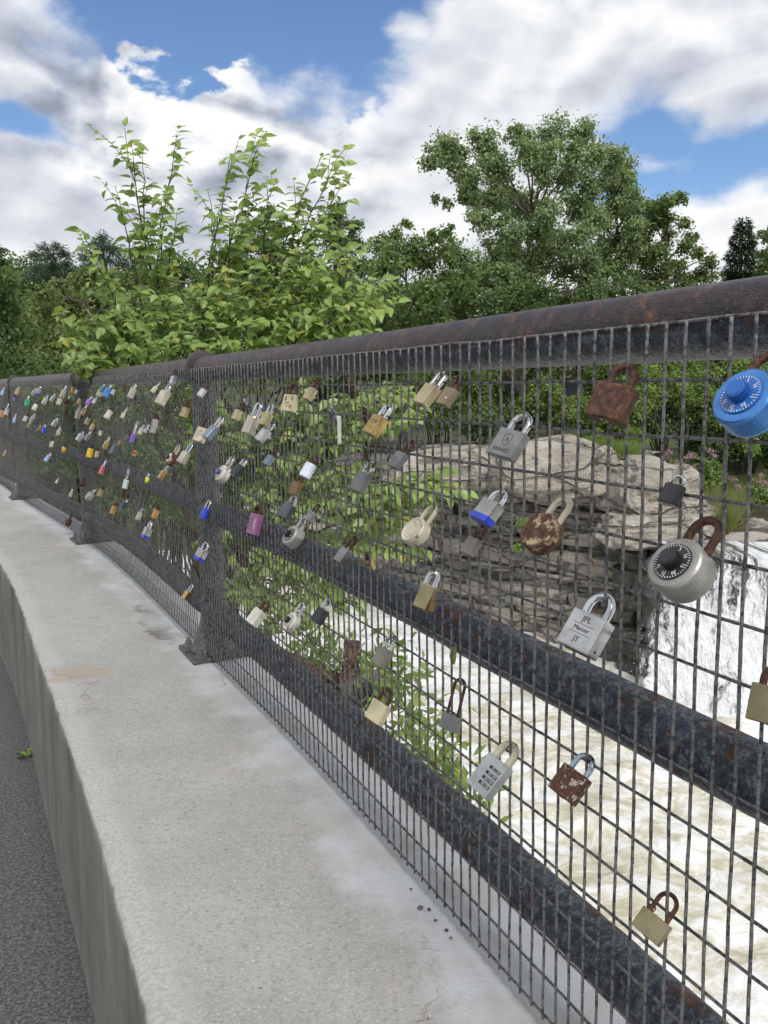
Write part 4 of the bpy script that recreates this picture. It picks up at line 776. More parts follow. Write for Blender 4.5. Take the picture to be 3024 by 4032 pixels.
 ((4.5927, 0.4715, 0.0188, 18.0, 0.0, 0.036), 'heart', 'yellow_plastic', 'black_plastic', 0.9, 0.6, 0.5, 'yellow rounded padlock at the middle rail left of the second post', {}),
 ((5.0821, 0.3918, 0.0225, 40.0, 0.0, 0.0375), 'cover', 'pale_blue', 'chrome', 0.6, 0.5, 0.6, 'white and pale blue padlock below the middle rail beyond the second post', {}),
 ((6.8505, 0.6159, 0.0215, 18.0, -3.0, 0.0473), 'box', 'orange_brass', 'rust', 0.9, 0.5, 0.5, 'orange tan padlock with dark rusty shackle at the left edge', {}),
 ((6.5538, 0.6401, 0.0221, 18.0, 0.0, 0.0486), 'box', 'silver', 'chrome', 0.35, 0.5, 0.6, 'long thin silver padlock at the third post', {}),
 ((4.9022, 0.2687, 0.0114, 28.0, -0.0, 0.0184), 'box', 'offwhite', 'chrome', 0.6, 0.5, 0.8, 'tiny cream padlock low beyond the second post', {}),
 ((4.5216, 0.2328, 0.0121, 18.0, -5.0, 0.0231), 'box', 'offwhite', 'chrome', 0.7, 0.5, 0.8, 'tiny white padlock low at the second post', {}),
 ((4.6008, 0.0707, 0.019, 25.0, 0.0, 0.0385), 'disc', 'rust_brown', 'rust', 0.9, 0.45, 0.7, 'dark rusty round padlock near the foot of the second post', {}),
 ((6.9864, 0.2988, 0.0144, 23.0, -0.0, 0.0267), 'box', 'brass', 'chrome', 0.6, 0.5, 0.8, 'tiny brass padlock at the left edge below the middle rail', {}),
]

for sp_i in LOCKS: padlock(sp_i)

# small things caught on the fence and lying on the parapet
P = [fp(WS*41+.0004*math.sin(i*1.9), .0012, .742-.051*i/9) for i in range(10)]
tag(tube('tape_strip', P, [.0036+.0005*math.sin(i*2.3) for i in range(10)], 'tape_white', k=8), 'short strip of white tape wrapped round one mesh wire', 'tape')
def blob_stone(name, mat, loc, size, seed, parent=None, sub=2, rough=.35):
    bm = bmesh.new(); bmesh.ops.create_icosphere(bm, subdivisions=sub, radius=.5)
    for v in bm.verts:
        n_ = 1+rough*fbm(tuple(v.co*2.2+Vector((seed*7.3, seed*1.9, 0))), 1, 3); v.co = Vector((v.co.x*size[0], v.co.y*size[1], v.co.z*size[2]))*n_+Vector(loc)
    return bm_obj(name, bm, mat, parent, False)
q = fp(.105, -.012, .172)
tag(blob_stone('paper_scrap', 'paper', q, (.013, .008, .012), 3, None, 2, .7), 'crumpled cream paper scrap resting on the bottom rail near the frame edge', 'paper scrap')
k = 0
for u, v, sz, mt_, lb in ((1690, 3587, .011, 'rust_brown', 'brown seed nearest the dark twig on the parapet'), (1715, 3628, .009, 'rust_brown', 'second brown seed on the parapet below the mesh edge'), (1758, 3668, .011, 'bark', 'third dark seed in the row on the parapet'), (1775, 3698, .009, 'brass_brown', 'tan seed at the lower end of the row on the parapet'), (1655, 3582, .016, 'slate', 'small dark twig lump at the upper end of the seed row'), (1618, 3505, .008, 'bark', 'lone dark crumb above the seed row on the parapet')):
    d = at(u, v, 1.0)-Vector((0, 0, CAMZ)); g = Vector((0, 0, CAMZ))+d*(-CAMZ/d.z)
    tag(blob_stone('seed', mt_, (g.x, g.y, sz*.25), (sz*.55, sz*.45, sz*.35), k, None, 2, .4), lb, 'seed', 'seeds and crumbs on the parapet'); k += 1

# ------------------------------------------------------------------ leaves
def quads(C, D, Nn, L, Wd):
    """folded rhombic leaves: centre base C, direction D, normal Nn"""
    S = np.cross(D, Nn); S /= np.linalg.norm(S, axis=1)[:, None]+1e-9; L = L[:, None]; Wd = Wd[:, None]
    V = np.stack([C, C+D*L*.45+S*Wd*.5+Nn*Wd*.12, C+D*L, C+D*L*.45-S*Wd*.5+Nn*Wd*.12], 1).reshape(-1, 3)
    i = np.arange(len(C))[:, None]*4; return V, np.concatenate([i, i+1, i+2, i+3], 1)
def unit(a): return a/(np.linalg.norm(a, axis=1)[:, None]+1e-9)
def clump_leaves(c, r, n_, size, flat=.85, tufts=16, up=.5, rag=.33):
    """leaves gathered in tufts over a clump's outside, so the outline is ragged and the inside open"""
    T = unit(rng.normal(size=(tufts, 3))); rad = rng.uniform(.25, 1.05, (tufts, 1))
    tc_ = T*rad*r*np.array([1, 1, flat]); k = rng.integers(0, tufts, n_)
    P = tc_[k]+rng.normal(size=(n_, 3))*r*rag*rng.uniform(.5, 1.1, (tufts, 1))[k]*np.array([1, 1, .75])
    O = unit(P+1e-6); Nn = unit(O*.6+np.array([0, 0, up])+rng.normal(size=(n_, 3))*.55); D = unit(np.cross(Nn, rng.normal(size=(n_, 3)))+np.array([0, 0, -.25]))
    return P+np.asarray(c), D, Nn, size*rng.uniform(.5, 1.3, n_)
TREE_DENS = 4.2
def crown(name, clumps, mat, parent, size, dens, flat=.85, up=.5, wr=.62, rag=.33):
    A = [clump_leaves(c, r*1.12, max(60, int(dens*r*r*TREE_DENS)), size, flat, int(16+8*r), up, rag) for c, r in clumps]
    C = np.vstack([a[0] for a in A]); D = np.vstack([a[1] for a in A]); Nn = np.vstack([a[2] for a in A]); L = np.concatenate([a[3] for a in A])
    V, F = quads(C, D, Nn, L, L*wr); o = link(name, mesh_np(name, V, F), mat, parent); o['kind'] = 'stuff'; return o
def limb_pts(a, b, n_=7, sag=.12):
    a, b = np.asarray(a, float), np.asarray(b, float); t = np.linspace(0, 1, n_)[:, None]; L = np.linalg.norm(b-a)
    P = a+(b-a)*t; P[:, 2] += sag*L*np.sin(np.pi*t[:, 0])*.5; P += rng.normal(size=P.shape)*L*.018*np.sin(np.pi*t); return P
def tree(name, label, trunk_px, Yd, clumps_px, mat, size, dens, base_z, trunk_r=.22, group='trees on the far bank', flat=.85, up=.5, jit=.9, limbs=10, wr=.62, rag=.33, thick=.05):
    tp = [at(u, v, Yd) for u, v in trunk_px]; root = tag(empty(name, (tp[0].x, tp[0].y, base_z)), label, 'tree', group)
    cl = []
    for u, v, r in clumps_px:
        y = Yd+random.uniform(-1, 1)*jit*2; cl.append((np.array(at(u, v, y)), r*y/FPX))
    V = []; F = []; T_ = []; n0 = 0
    P = np.array([(tp[0].x, tp[0].y, base_z)]+[tuple(p) for p in tp]); Pd = np.vstack([limb_pts(P[i], P[i+1], 6, .0)[:-1] for i in range(len(P)-1)]+[P[-1:]])
    parts = [(Pd, np.linspace(trunk_r*.75, trunk_r*.18, len(Pd)))]
    sel = sorted(cl, key=lambda c: -c[1])[:limbs*2]; random.shuffle(sel)
    for c, r in sel[:limbs]:
        i = min(range(len(Pd)), key=lambda j: np.linalg.norm(Pd[j]-c)+(.8 if Pd[j][2] > c[2]-.3 else 0)*3); i = max(1, min(i, len(Pd)-1))
        parts.append((limb_pts(Pd[i], c+np.array([0, 0, r*.5]), 8, .1), np.linspace(trunk_r*.26, .012, 8)))
    for p_, r_ in parts:
        v, f, t_ = tube_np(p_, r_, 7); V.append(v); F.append(f+n0); T_.append(t_+n0); n0 += len(v)
    me = bpy.data.meshes.new('trunk'); me.from_pydata(np.vstack(V).tolist(), [], np.vstack(F).tolist()+np.vstack(T_).tolist()); me.update()
    rel(link('trunk', me, 'bark', root, True))
    rel(crown('crown', cl, mat, root, size, dens, flat, up, wr, rag)); return root

big_tree = [(1771, 582, 50), (1696, 627, 42), (1816, 632, 52), (1908, 559, 55), (1937, 640, 58), (2051, 536, 48), (2091, 605, 52), (2177, 519, 50), (2160, 612, 50), (2297, 536, 50), (2263, 612, 45), (2356, 600, 40), (1851, 706, 45), (1965, 719, 48), (2137, 700, 42), (2231, 690, 40), (2309, 715, 45), (1862, 771, 45), (1740, 610, 30),
            (1948, 805, 52), (2051, 816, 55), (2166, 839, 55), (2263, 806, 55), (2343, 862, 50), (1890, 860, 45), (1994, 897, 55), (2108, 925, 55), (2194, 965, 55), (2280, 937, 55), (1830, 770, 28), (1954, 994, 55), (2051, 1022, 58), (2137, 1032, 55), (1870, 1060, 50), (1965, 1108, 60), (2060, 1120, 60), (2230, 1050, 50), (2310, 1030, 50), (1760, 800, 18), (1715, 780, 16), (2300, 1130, 45)]
tree('cottonwood_tree', 'tallest broad tree with uneven feathery crown right of centre beyond the falls', [(2060, 1180), (2080, 1000), (2095, 860)], 38, big_tree, 'cottonwood_leaf', .15, 1150, -3, .22, limbs=20, jit=1.4, flat=1.25)
right_tree = [(2414, 609, 42), (2438, 688, 48), (2399, 728, 45), (2468, 758, 40), (2423, 822, 50), (2349, 880, 45), (2478, 852, 45), (2409, 947, 50), (2498, 927, 48), (2370, 1000, 48), (2450, 1010, 48), (2423, 1080, 48), (2353, 1100, 45), (2500, 1100, 45), (2390, 650, 35), (2470, 700, 26), (2520, 840, 40), (2530, 960, 45), (2490, 780, 36)]
tree('maple_tree', 'green tree leaning against the right side of the tallest tree', [(2450, 1180), (2430, 900), (2420, 680)], 40, right_tree, 'cottonwood_leaf', .15, 1100, -3, .2, limbs=12, flat=1.2)
sparse_tree = [(2622, 798, 34), (2672, 778, 30), (2587, 837, 40), (2548, 897, 42), (2637, 877, 38), (2690, 880, 26), (2721, 932, 26), (2697, 972, 35), (2597, 986, 45), (2540, 1021, 40), (2751, 996, 30), (2796, 1031, 28), (2672, 1046, 40), (2597, 1071, 45), (2770, 1080, 38), (2690, 1110, 40), (2530, 1110, 40), (2640, 930, 25), (2560, 800, 22)]
tree('box_elder_tree', 'smaller open-crowned tree between the tall trees and the dark spruce', [(2620, 1180), (2620, 950), (2630, 820)], 41, sparse_tree, 'maple_leaf', .17, 620, -3, .2, limbs=14)
edge_tree = [(3012, 930, 26), (3030, 1000, 40), (3000, 1060, 26), (3050, 920, 40), (3060, 1080, 50), (3000, 1000, 14), (3090, 1000, 60)]
tree('edge_tree', 'dark tree cut off by the right edge beside the spruce', [(3060, 1200), (3050, 1000)], 36, edge_tree, 'dark_leaf', .16, 600, -3, .2, limbs=6)
low_tree = [(1500, 960, 42), (1560, 930, 36), (1640, 960, 40), (1700, 930, 34), (1600, 880, 20), (1760, 910, 30), (1480, 1040, 50), (1570, 1050, 52), (1680, 1030, 50), (1560, 1150, 60), (1680, 1150, 60), (1480, 1180, 60), (1600, 1250, 60), (1800, 1010, 50), (1760, 980, 45), (1830, 1090, 50), (1540, 1000, 50), (1620, 1010, 50), (1770, 1120, 52), (1500, 1290, 60), (1720, 1260, 60), (1640, 1340, 60)]
tree('willow_tree', 'rounded dark green tree left of the tallest tree, just above the rail', [(1600, 1300), (1600, 1050)], 33, low_tree, 'maple_leaf', .15, 750, -3, .2, limbs=10)
low_tree2 = [(1850, 1180, 50), (1940, 1200, 55), (2040, 1180, 55), (2140, 1160, 52), (2240, 1160, 50), (1800, 1250, 55), (1900, 1290, 60), (2010, 1280, 60), (2120, 1260, 60), (2330, 1160, 50), (2430, 1150, 45), (2540, 1150, 45), (2640, 1150, 45), (2740, 1140, 45), (2220, 1250, 50)]
tree('alder_thicket', 'dark low thicket tree at the foot of the tallest tree', [(2060, 1330), (2060, 1200)], 35, low_tree2, 'dark_leaf', .15, 700, -3, .16, limbs=8)
tree('cedar_tree', 'dark tree showing behind the middle of the leafy shrub', [(1030, 1150), (1040, 880)], 44, [(1050, 835, 28), (1020, 890, 38), (1090, 900, 34), (970, 960, 46), (1060, 970, 52), (950, 1050, 56), (1040, 1060, 56), (1120, 1010, 40), (1100, 1120, 56), (960, 1150, 56), (880, 1010, 30)], 'dark_leaf', .16, 800, -3, .2)
tree('ash_tree', 'dark tree showing behind the right side of the leafy shrub', [(1360, 1200), (1350, 850)], 42, [(1335, 812, 22), (1325, 870, 38), (1390, 890, 32), (1310, 940, 46), (1395, 960, 42), (1350, 1030, 52), (1420, 1050, 46), (1300, 1110, 52), (1400, 1140, 52), (1250, 1050, 40), (1270, 1180, 50)], 'dark_leaf', .16, 750, -3, .2)
tree('olive_tree_mass', 'broad olive green tree left of the leafy shrub', [(340, 1480), (350, 1200)], 29, [(300, 1105, 36), (360, 1085, 34), (430, 1095, 38), (240, 1130, 40), (175, 1155, 40), (120, 1180, 40), (300, 1200, 58), (400, 1190, 58), (200, 1240, 58), (100, 1270, 58), (350, 1300, 60), (460, 1280, 60), (250, 1350, 60), (150, 1370, 60), (400, 1400, 60), (520, 1350, 60), (550, 1190, 52), (620, 1290, 60), (510, 1110, 38), (640, 1150, 45), (700, 1220, 55), (300, 1440, 60), (600, 1420, 60)], 'olive_leaf', .14, 900, -3, .25)
tree('far_left_tree', 'deep green tree at the left edge', [(20, 1500), (15, 1150)], 25, [(6, 990, 22), (15, 1040, 36), (40, 1110, 40), (5, 1130, 50), (60, 1210, 50), (20, 1300, 62), (20, 1420, 66), (110, 1330, 50), (110, 1430, 56), (-60, 1100, 60), (-80, 1250, 80), (-70, 1400, 80), (200, 1450, 50)], 'dark_leaf', .13, 900, -3, .25)
random.seed(77); WC = []
for u in range(-150, 3180, 55):
    Y = 62+random.uniform(-4, 4); tv = 1165+45*math.sin(u*.006)+random.uniform(-45, 45)-(70 if u < 750 else 0)+(60 if u > 2250 else 0)
    for v in (tv, tv+95, tv+190, tv+290): WC.append((np.array(at(u+random.uniform(-25, 25), v, Y)), random.uniform(58, 80)*Y/FPX))
wo_ = crown('far_wood', WC, 'dark_leaf', None, .30, 110); tag(wo_, 'soft dark band of distant woodland behind the nearer trees', 'wood', None, 'stuff')
# pines: upswept needle plates on a bare stem
tree('white_pine', 'blue-green pine above the olive tree at the left', [(215, 1130), (210, 980)], 46, [(171, 973, 20), (221, 968, 20), (136, 1003, 22), (190, 1011, 26), (253, 1000, 24), (142, 1052, 24), (206, 1052, 28), (269, 1042, 26), (117, 1087, 20), (230, 1090, 30), (160, 1090, 26), (290, 1080, 28)], 'pine_needle', .34, 700, -3, .2, 'pines behind the left trees', .55, .9, 1.0, 10, .12, .42)
tree('white_pine', 'taller pine standing behind the left side of the leafy shrub', [(410, 1130), (408, 940)], 44, [(400, 935, 24), (415, 965, 26), (370, 960, 16), (452, 985, 24), (380, 1000, 24), (330, 1010, 18), (430, 1025, 26), (486, 1030, 20), (350, 1050, 26), (420, 1080, 30), (530, 1050, 18), (320, 975, 12)], 'pine_needle', .34, 700, -3, .2, 'pines behind the left trees', .55, .9, 1.0, 10, .12, .42)
# spruce: a cone of drooping needle layers
sr0 = at(2915, 1180, 44); sroot = tag(empty('spruce_tree', (sr0.x, sr0.y, -3)), 'dark pointed spruce near the right edge', 'tree', 'trees on the far bank')
top_ = at(2925, 862, 44); hgt = top_.z+3
rel(tube('trunk', [(sr0.x, sr0.y, -3), (sr0.x, sr0.y, -3+hgt*.5), (top_.x, top_.y, top_.z)], [.2, .12, .02], 'bark', sroot, 7))
Cs = []; Ds = []; Ns = []; Ls = []
for i in range(42000):
    h = rng.random()**.7; ht = hgt*(1-h); rmax = (.05+.40*h**.7)*4.3*(1+.22*math.sin(ht*9+rng.random())); an = rng.random()*6.283; an = round(an*3.2+h*5)/3.2-h*1.5+rng.normal()*.12
    rr_ = rmax*(rng.random()**.45); p_ = np.array([sr0.x+math.cos(an)*rr_, sr0.y+math.sin(an)*rr_, -3+ht-.22*rr_+rng.normal()*.08])
    Cs.append(p_); d = np.array([math.cos(an), math.sin(an), -.1])+rng.normal(size=3)*.45; Ds.append(d); Ns.append(np.array([0, 0, 1])+rng.normal(size=3)*.4); Ls.append(.16*rng.uniform(.7, 1.3))
V, F = quads(np.array(Cs), unit(np.array(Ds)), unit(np.array(Ns)), np.array(Ls)*1.25, np.array(Ls)*.42); rel(link('crown', mesh_np('crown', V, F), 'spruce_needle', sroot))['kind'] = 'stuff'

# bushes on the bank behind the rocks, seen through the mesh
ROW = [(1560, 1560, 100, 35, 'bush_leaf'), (1700, 1500, 95, 36, 'bush_leaf'), (1740, 1640, 95, 35, 'maple_leaf'), (1860, 1560, 105, 36, 'bush_leaf'), (1900, 1680, 80, 34, 'dark_leaf'), (2010, 1520, 100, 36, 'bush_leaf'), (2060, 1650, 100, 35, 'maple_leaf'), (2190, 1560, 110, 35, 'bush_leaf'), (2330, 1620, 110, 35, 'bush_leaf'), (2360, 1480, 95, 37, 'maple_leaf'), (2480, 1560, 110, 35, 'bush_leaf'), (2620, 1500, 110, 36, 'bush_leaf'), (2600, 1660, 95, 36, 'dark_leaf'), (2760, 1580, 115, 36, 'bush_leaf'), (2800, 1730, 110, 36, 'dark_leaf'), (2920, 1500, 110, 36, 'bush_leaf'), (2960, 1660, 120, 36, 'maple_leaf'), (3060, 1760, 110, 35, 'dark_leaf'), (2700, 1420, 100, 38, 'lime_leaf'), (2450, 1400, 90, 38, 'bush_leaf'), (1450, 1640, 100, 36, 'dark_leaf'), (3060, 1560, 100, 36, 'bush_leaf')]
def bush(name, label, u, v, r, Y, mat, base_z, size=.13, dens=620, grp='bushes on the rocky bank', sub=7):
    c0 = at(u, v, Y); R_ = r*Y/FPX; root = tag(empty(name, (c0.x, c0.y, base_z)), label, 'bush', grp); cl = []
    for i in range(sub):
        d = unit(rng.normal(size=(1, 3)))[0]*R_*.62; d[2] *= .9; cl.append((np.array(c0)+d, R_*rng.uniform(.42, .62)))
    parts = [limb_pts((c0.x+random.uniform(-.2, .2), c0.y, base_z), c[0], 6, .05) for c in cl]; V = []; F = []; T_ = []; n0 = 0
    for p_ in parts:
        v_, f, t_ = tube_np(p_, np.linspace(.05, .012, 6), 5); V.append(v_); F.append(f+n0); T_.append(t_+n0); n0 += len(v_)
    me = bpy.data.meshes.new('stems'); me.from_pydata(np.vstack(V).tolist(), [], np.vstack(F).tolist()+np.vstack(T_).tolist()); me.update(); so = rel(link('stems', me, 'bark', root)); so['kind'] = 'stuff'
    rel(crown('crown', cl, mat, root, size, dens, .9)); return root
WHERE = {'bush_leaf': 'mid green', 'maple_leaf': 'deep green', 'dark_leaf': 'very dark green', 'lime_leaf': 'yellow green'}
NEARBY = ['at the left end of the bank behind the elm shrub', 'under the rail left of the paired brass locks', 'behind the left end of the pale rocks', 'under the rail behind the paired brass locks', 'low behind the left rock hump', 'under the rail above the shield padlock', 'low behind the shield padlock', 'under the rail between shield and fully rusted padlocks', 'behind the lower half of the fully rusted padlock', 'under the rail left of the fully rusted padlock', 'right of the fully rusted padlock', 'under the rail right of the fully rusted padlock', 'low between the rusted lock and the pink flowers', 'behind the flowers left of the blue dial lock', 'low behind the pink flowers', 'under the rail behind the blue dial lock', 'behind the lower half of the blue dial lock', 'low at the right edge beyond the stream', 'topmost under the rail left of the blue dial lock', 'topmost under the rail above the fully rusted padlock', 'low at the left behind the elm leaves', 'at the right edge behind the blue dial lock']
for (u, v, r, Y, mt_), nb in zip(ROW, NEARBY): bush('bank_bush', WHERE[mt_]+' bush '+nb, u, v, r, Y, mt_, -3.2)
for u, v, r, Y, nb in ((2350, 1720, 34, 30, 'sprouting between the two rock humps'), (2500, 1715, 48, 31, 'just above the right rock hump'), (2960, 1760, 40, 33, 'beside the stream at the right'), (2075, 2070, 34, 25, 'growing from a crack in the cliff face'), (2040, 2160, 22, 25, 'lower on the cliff face')):
    bush('green_sapling', 'small bright green plant '+nb, u, v, r, Y, 'lime_leaf', at(u, v+r, Y).z, .10, 1500, 'small plants among the rocks', 5)
# undergrowth seen dimly through the far mesh panels
LEFTB = [(40, 1640, 90), (160, 1600, 95), (290, 1640, 95), (420, 1590, 95), (540, 1640, 95), (660, 1600, 95), (100, 1780, 95), (240, 1790, 95), (380, 1770, 95), (520, 1800, 95), (640, 1780, 95), (780, 1650, 95), (760, 1820, 95), (180, 1930, 90), (320, 1930, 90), (460, 1950, 90), (600, 1950, 90), (50, 1900, 80), (740, 1980, 90), (900, 1700, 95), (890, 1880, 90)]
for i, (u, v, r) in enumerate(LEFTB):
    bush('undergrowth_bush', ('dim green bush behind the far mesh panels, '+('upper row, ' if v < 1700 else 'middle row, ' if v < 1870 else 'lower row, ')+['first', 'second', 'third', 'fourth', 'fifth', 'sixth', 'seventh', 'eighth'][sorted([x[0] for x in LEFTB if (x[1] < 1700) == (v < 1700) and (x[1] < 1870) == (v < 1870)]).index(u)]+' from the left'), u, v, r, 27+(i % 3), 'maple_leaf' if i % 3 == 0 else 'bush_leaf', -6, .13, 520, 'undergrowth on the left bank')

# ------------------------------------------------------------------ land and water
RIV = -7.75
def sheet(name, xs, ys, zf, mat, uv=False, smooth=True):
    V = [(x, y, zf(x, y)) for x in xs for y in ys]; UV = [(x, y) for x in xs for y in ys]
    return link(name, mesh_np(name, V, grid_faces(len(xs), len(ys))[:, ::-1], UV), mat, None, smooth)
def bankz(x, y):
    edge = 37-.75*(x+2) if x < 9 else 42
    edge = max(29, edge) if x < 9 else edge
    t = min(1, max(0, (y-edge)/3.5)); z = RIV-.6+(RIV*-1-3.2+.6)*t if x < 8 else -4.4+1.2*t
    return z+.25*fbm((x*.3, y*.3, 0))+max(0, (y-55)*.05)
tag(sheet('far_bank', np.arange(-90, 100, 1.5), np.concatenate([np.arange(24, 60, 1.2), np.arange(60, 260, 10)]), bankz, 'soil'), kind='structure')
def wz(x, y): return RIV+.16*fbm((x*.55, y*.7, 1), 1, 5)+.10*abs(fbm((x*1.7, y*2.2, 4), 1, 4))
xs = np.concatenate([np.arange(-60, -14, 2.), np.arange(-14, 20, .16), np.arange(20, 60, 2.)]); ys = np.concatenate([np.arange(-3, 5, 1.), np.arange(5, 42, .16), np.arange(42, 60, 2)])
tag(sheet('river', xs, ys, wz, 'river_foam'), kind='structure')
UP = -3.95
tag(sheet('upper_stream', np.arange(7.9, 40, .4), np.arange(22.6, 44, .4), lambda x, y: UP+.05*fbm((x*1.3, y*2, 0), 1, 4), 'calm_water'), kind='structure')
# limestone cliff: every ledge stone on its own
cliff = tag(empty('rock_cliff', (3, 30, RIV)), 'grey layered limestone cliff on the far side of the foaming river', 'cliff')
PL = [(-9, 41), (-4, 37), (-.6, 34), (1.6, 31.6), (3.6, 29.4), (5.4, 27.4), (7.0, 26.0), (8.4, 25.4), (10.5, 25.2)]
PLn = np.array(PL, float); seglen = np.concatenate([[0], np.cumsum(np.hypot(*np.diff(PLn, axis=0).T))])
def cl_at(d): return np.array([np.interp(d, seglen, PLn[:, 0]), np.interp(d, seglen, PLn[:, 1])])
def slab(a, b, z0, z1, depth, setb, seed, parent, name='stone', mat='limestone'):
    nu = max(4, int((b-a)/.35)); nz = max(2, int((z1-z0)/.16)); V = []; F = []
    # front face + top, wrapped as one rounded strip: rows go bottom -> top edge -> back of the top
    rows = [('f', i/nz) for i in range(nz+1)]+[('t', .12), ('t', .4), ('t', 1.0)]
    for j, (kind, q) in enumerate(rows):
        for i in range(nu+1):
            d = a+(b-a)*i/nu; p = cl_at(d); t_ = cl_at(d+.05)-cl_at(d-.05); t_ /= np.hypot(*t_)+1e-9; nrm = np.array([-t_[1], t_[0]]) if t_[0] > 0 else np.array([t_[1], -t_[0]])
            if nrm[1] < 0: nrm = -nrm
            e = min(i, nu-i)/nu; inset = .16*(1-min(1, e*7))
            dz = (z1-z0)
            if kind == 'f': back = setb+inset*1.2+.06*(abs(q-.5)*2)**3; z = z0+dz*q-(.05*dz if q == 1 else 0)
            else: back = setb+inset+q*depth; z = z1
            wob = .17*fbm((d*.9, z*2.2, seed*3.7), 1, 4)+.07*fbm((d*4, z*9, seed), 1, 3)
            x, y = p+nrm*(back+(wob if kind == 'f' or q < .2 else 0)); V.append((x, y, z+(.10*fbm((d*1.1, back*2, seed), 1, 3) if kind == 't' else .04*fbm((d*1.4, 0, seed)))))
    m_ = nu+1
    for j in range(len(rows)-1):
        for i in range(nu): F.append((j*m_+i, j*m_+i+1, (j+1)*m_+i+1, (j+1)*m_+i))
    for side in (0, nu):   # ends
        ring = [j*m_+side for j in range(len(rows))]; F.append(tuple(ring if side else ring[::-1]))
    me = bpy.data.meshes.new(name); me.from_pydata(V, [], F); me.update(); me.validate()
    return rel(link(name, me, mat, parent)) if parent else link(name, me, mat)
random.seed(21); z = RIV-.3; li = 0; TOPZ = -1.75
while z < TOPZ:
    h = random.choice([.16, .2, .26, .34, .5, .62]); z1 = min(z+h, TOPZ+.15); d = 0
    lay_set = .16*li*.55+random.uniform(-.25, .35)
    while d < seglen[-1]-.2:
        ln = random.uniform(1.0, 3.4); e = min(d+ln, seglen[-1]); x_ = cl_at((d+e)/2)[0]
        lim = TOPZ if x_ < 6.6 else -3.55
        if z < lim: slab(d, e-.02, z, z1, 2.6, lay_set+random.uniform(-.14, .16), li*31+d, cliff, mat='limestone')
        d = e
    z = z1-.01; li += 1
random.seed(5)
def boulder(label, u, v, w_, h_, dd, Y, seed):
    c0 = at(u, v, Y); bm = bmesh.new(); bmesh.ops.create_icosphere(bm, subdivisions=5, radius=.5)
    for vt in bm.verts:
        p = vt.co.copy(); lay_ = math.floor((p.z+.03*fbm((p.x*3, p.y*3, seed)))*4.5+seed); r = 1+.30*fbm(tuple(p*1.7+Vector((seed, 0, 0))), 1, 3)+.07*fbm(tuple(p*8+Vector((0, seed, 0))), 1, 3)+.06*mnoise.noise((lay_*3.7, seed, 0))-.10*abs(fbm(tuple(p*3.1+Vector((seed, seed, 0))), 1, 2))
        q = Vector((math.copysign(abs(p.x*2)**.72, p.x)/2, math.copysign(abs(p.y*2)**.72, p.y)/2, math.copysign(abs(p.z*2)**.72, p.z)/2))*r
        pass
        vt.co = Vector((q.x*w_, q.y*dd, q.z*h_))
    o = bm_obj('boulder', bm, 'pale_limestone', None, False); o.location = c0; o.rotation_euler = (0, 0, random.uniform(-.3, .3)); tag(o, label, 'boulder', 'boulders on top of the cliff'); return o
boulder('broad pale rock hump at the left end of the cliff top', 1740, 1850, 3.6, 1.75, 3.2, 30, 1.3)
boulder('pale rock hump in the middle of the cliff top below the fully rusted padlock', 2190, 1840, 3.9, 1.95, 3.2, 28, 4.1)
boulder('smooth grey rock hump right of the sprouting sapling', 2560, 1915, 2.7, 1.9, 2.6, 27, 7.7)
boulder('flat grey ledge rock under the smooth grey hump', 2560, 2080, 3.2, 1.0, 2.4, 26, 9.2)
boulder('stepped grey rock right of the scuffed black padlock', 2720, 2060, 1.8, 1.15, 2.2, 26.5, 12.4)
boulder('squat pale rock left of the cliff crest behind the grey padlock', 1950, 1900, 2.4, 1.1, 2.6, 29.5, 15.8)
for i, (u, v, w_, h_, lb) in enumerate(((2985, 2075, .75, .5, 'white rounded stone in the stream at the right edge'), (2870, 2085, .5, .32, 'tan stone left of the white one in the stream'), (2905, 2060, .9, .25, 'flat brown stone in the stream'), (2830, 1930, 1.5, .22, 'flat stone among the rapids by the pink flowers'), (2980, 1985, 1.2, .2, 'flat dark stone in the stream near the right edge'), (2930, 2130, 1.6, .4, 'brown ledge stone at the lip of the falls'), (2800, 2170, 1.2, .35, 'dark stone above the falls'))):
    c0 = at(u, v, (CAMZ-UP)/((v-1498)/FPX)); tag(blob_stone('stream_stone', 'limestone', c0, (w_, w_*.8, h_*1.3), i+4, None, 3, .35), lb, 'stone', 'stones in the upper stream')
# wet rock behind and beside the falls
wet = tag(empty('wet_rock_wall', (9, 23, RIV)), 'dark dripping rock wall behind the waterfall', 'rock wall')
PLs, sls = PLn, seglen
PLn = np.array([(6.3, 26.0), (6.8, 24.6), (7.6, 23.5), (9.6, 22.6), (13, 21.8), (18, 21.2)], float); seglen = np.concatenate([[0], np.cumsum(np.hypot(*np.diff(PLn, axis=0).T))])
z = RIV-.3; li = 0
while z < UP-.12:
    z1 = min(z+random.choice([.35, .5, .7]), UP-.06); d = 0
    while d < seglen[-1]-.2:
        e = min(d+random.uniform(1.0, 2.6), seglen[-1]); slab(d, e-.02, z, z1, 1.8, .1*li+random.uniform(-.12, .2), li*17+d, wet, mat='wet_stone'); d = e
    z = z1-.01; li += 1
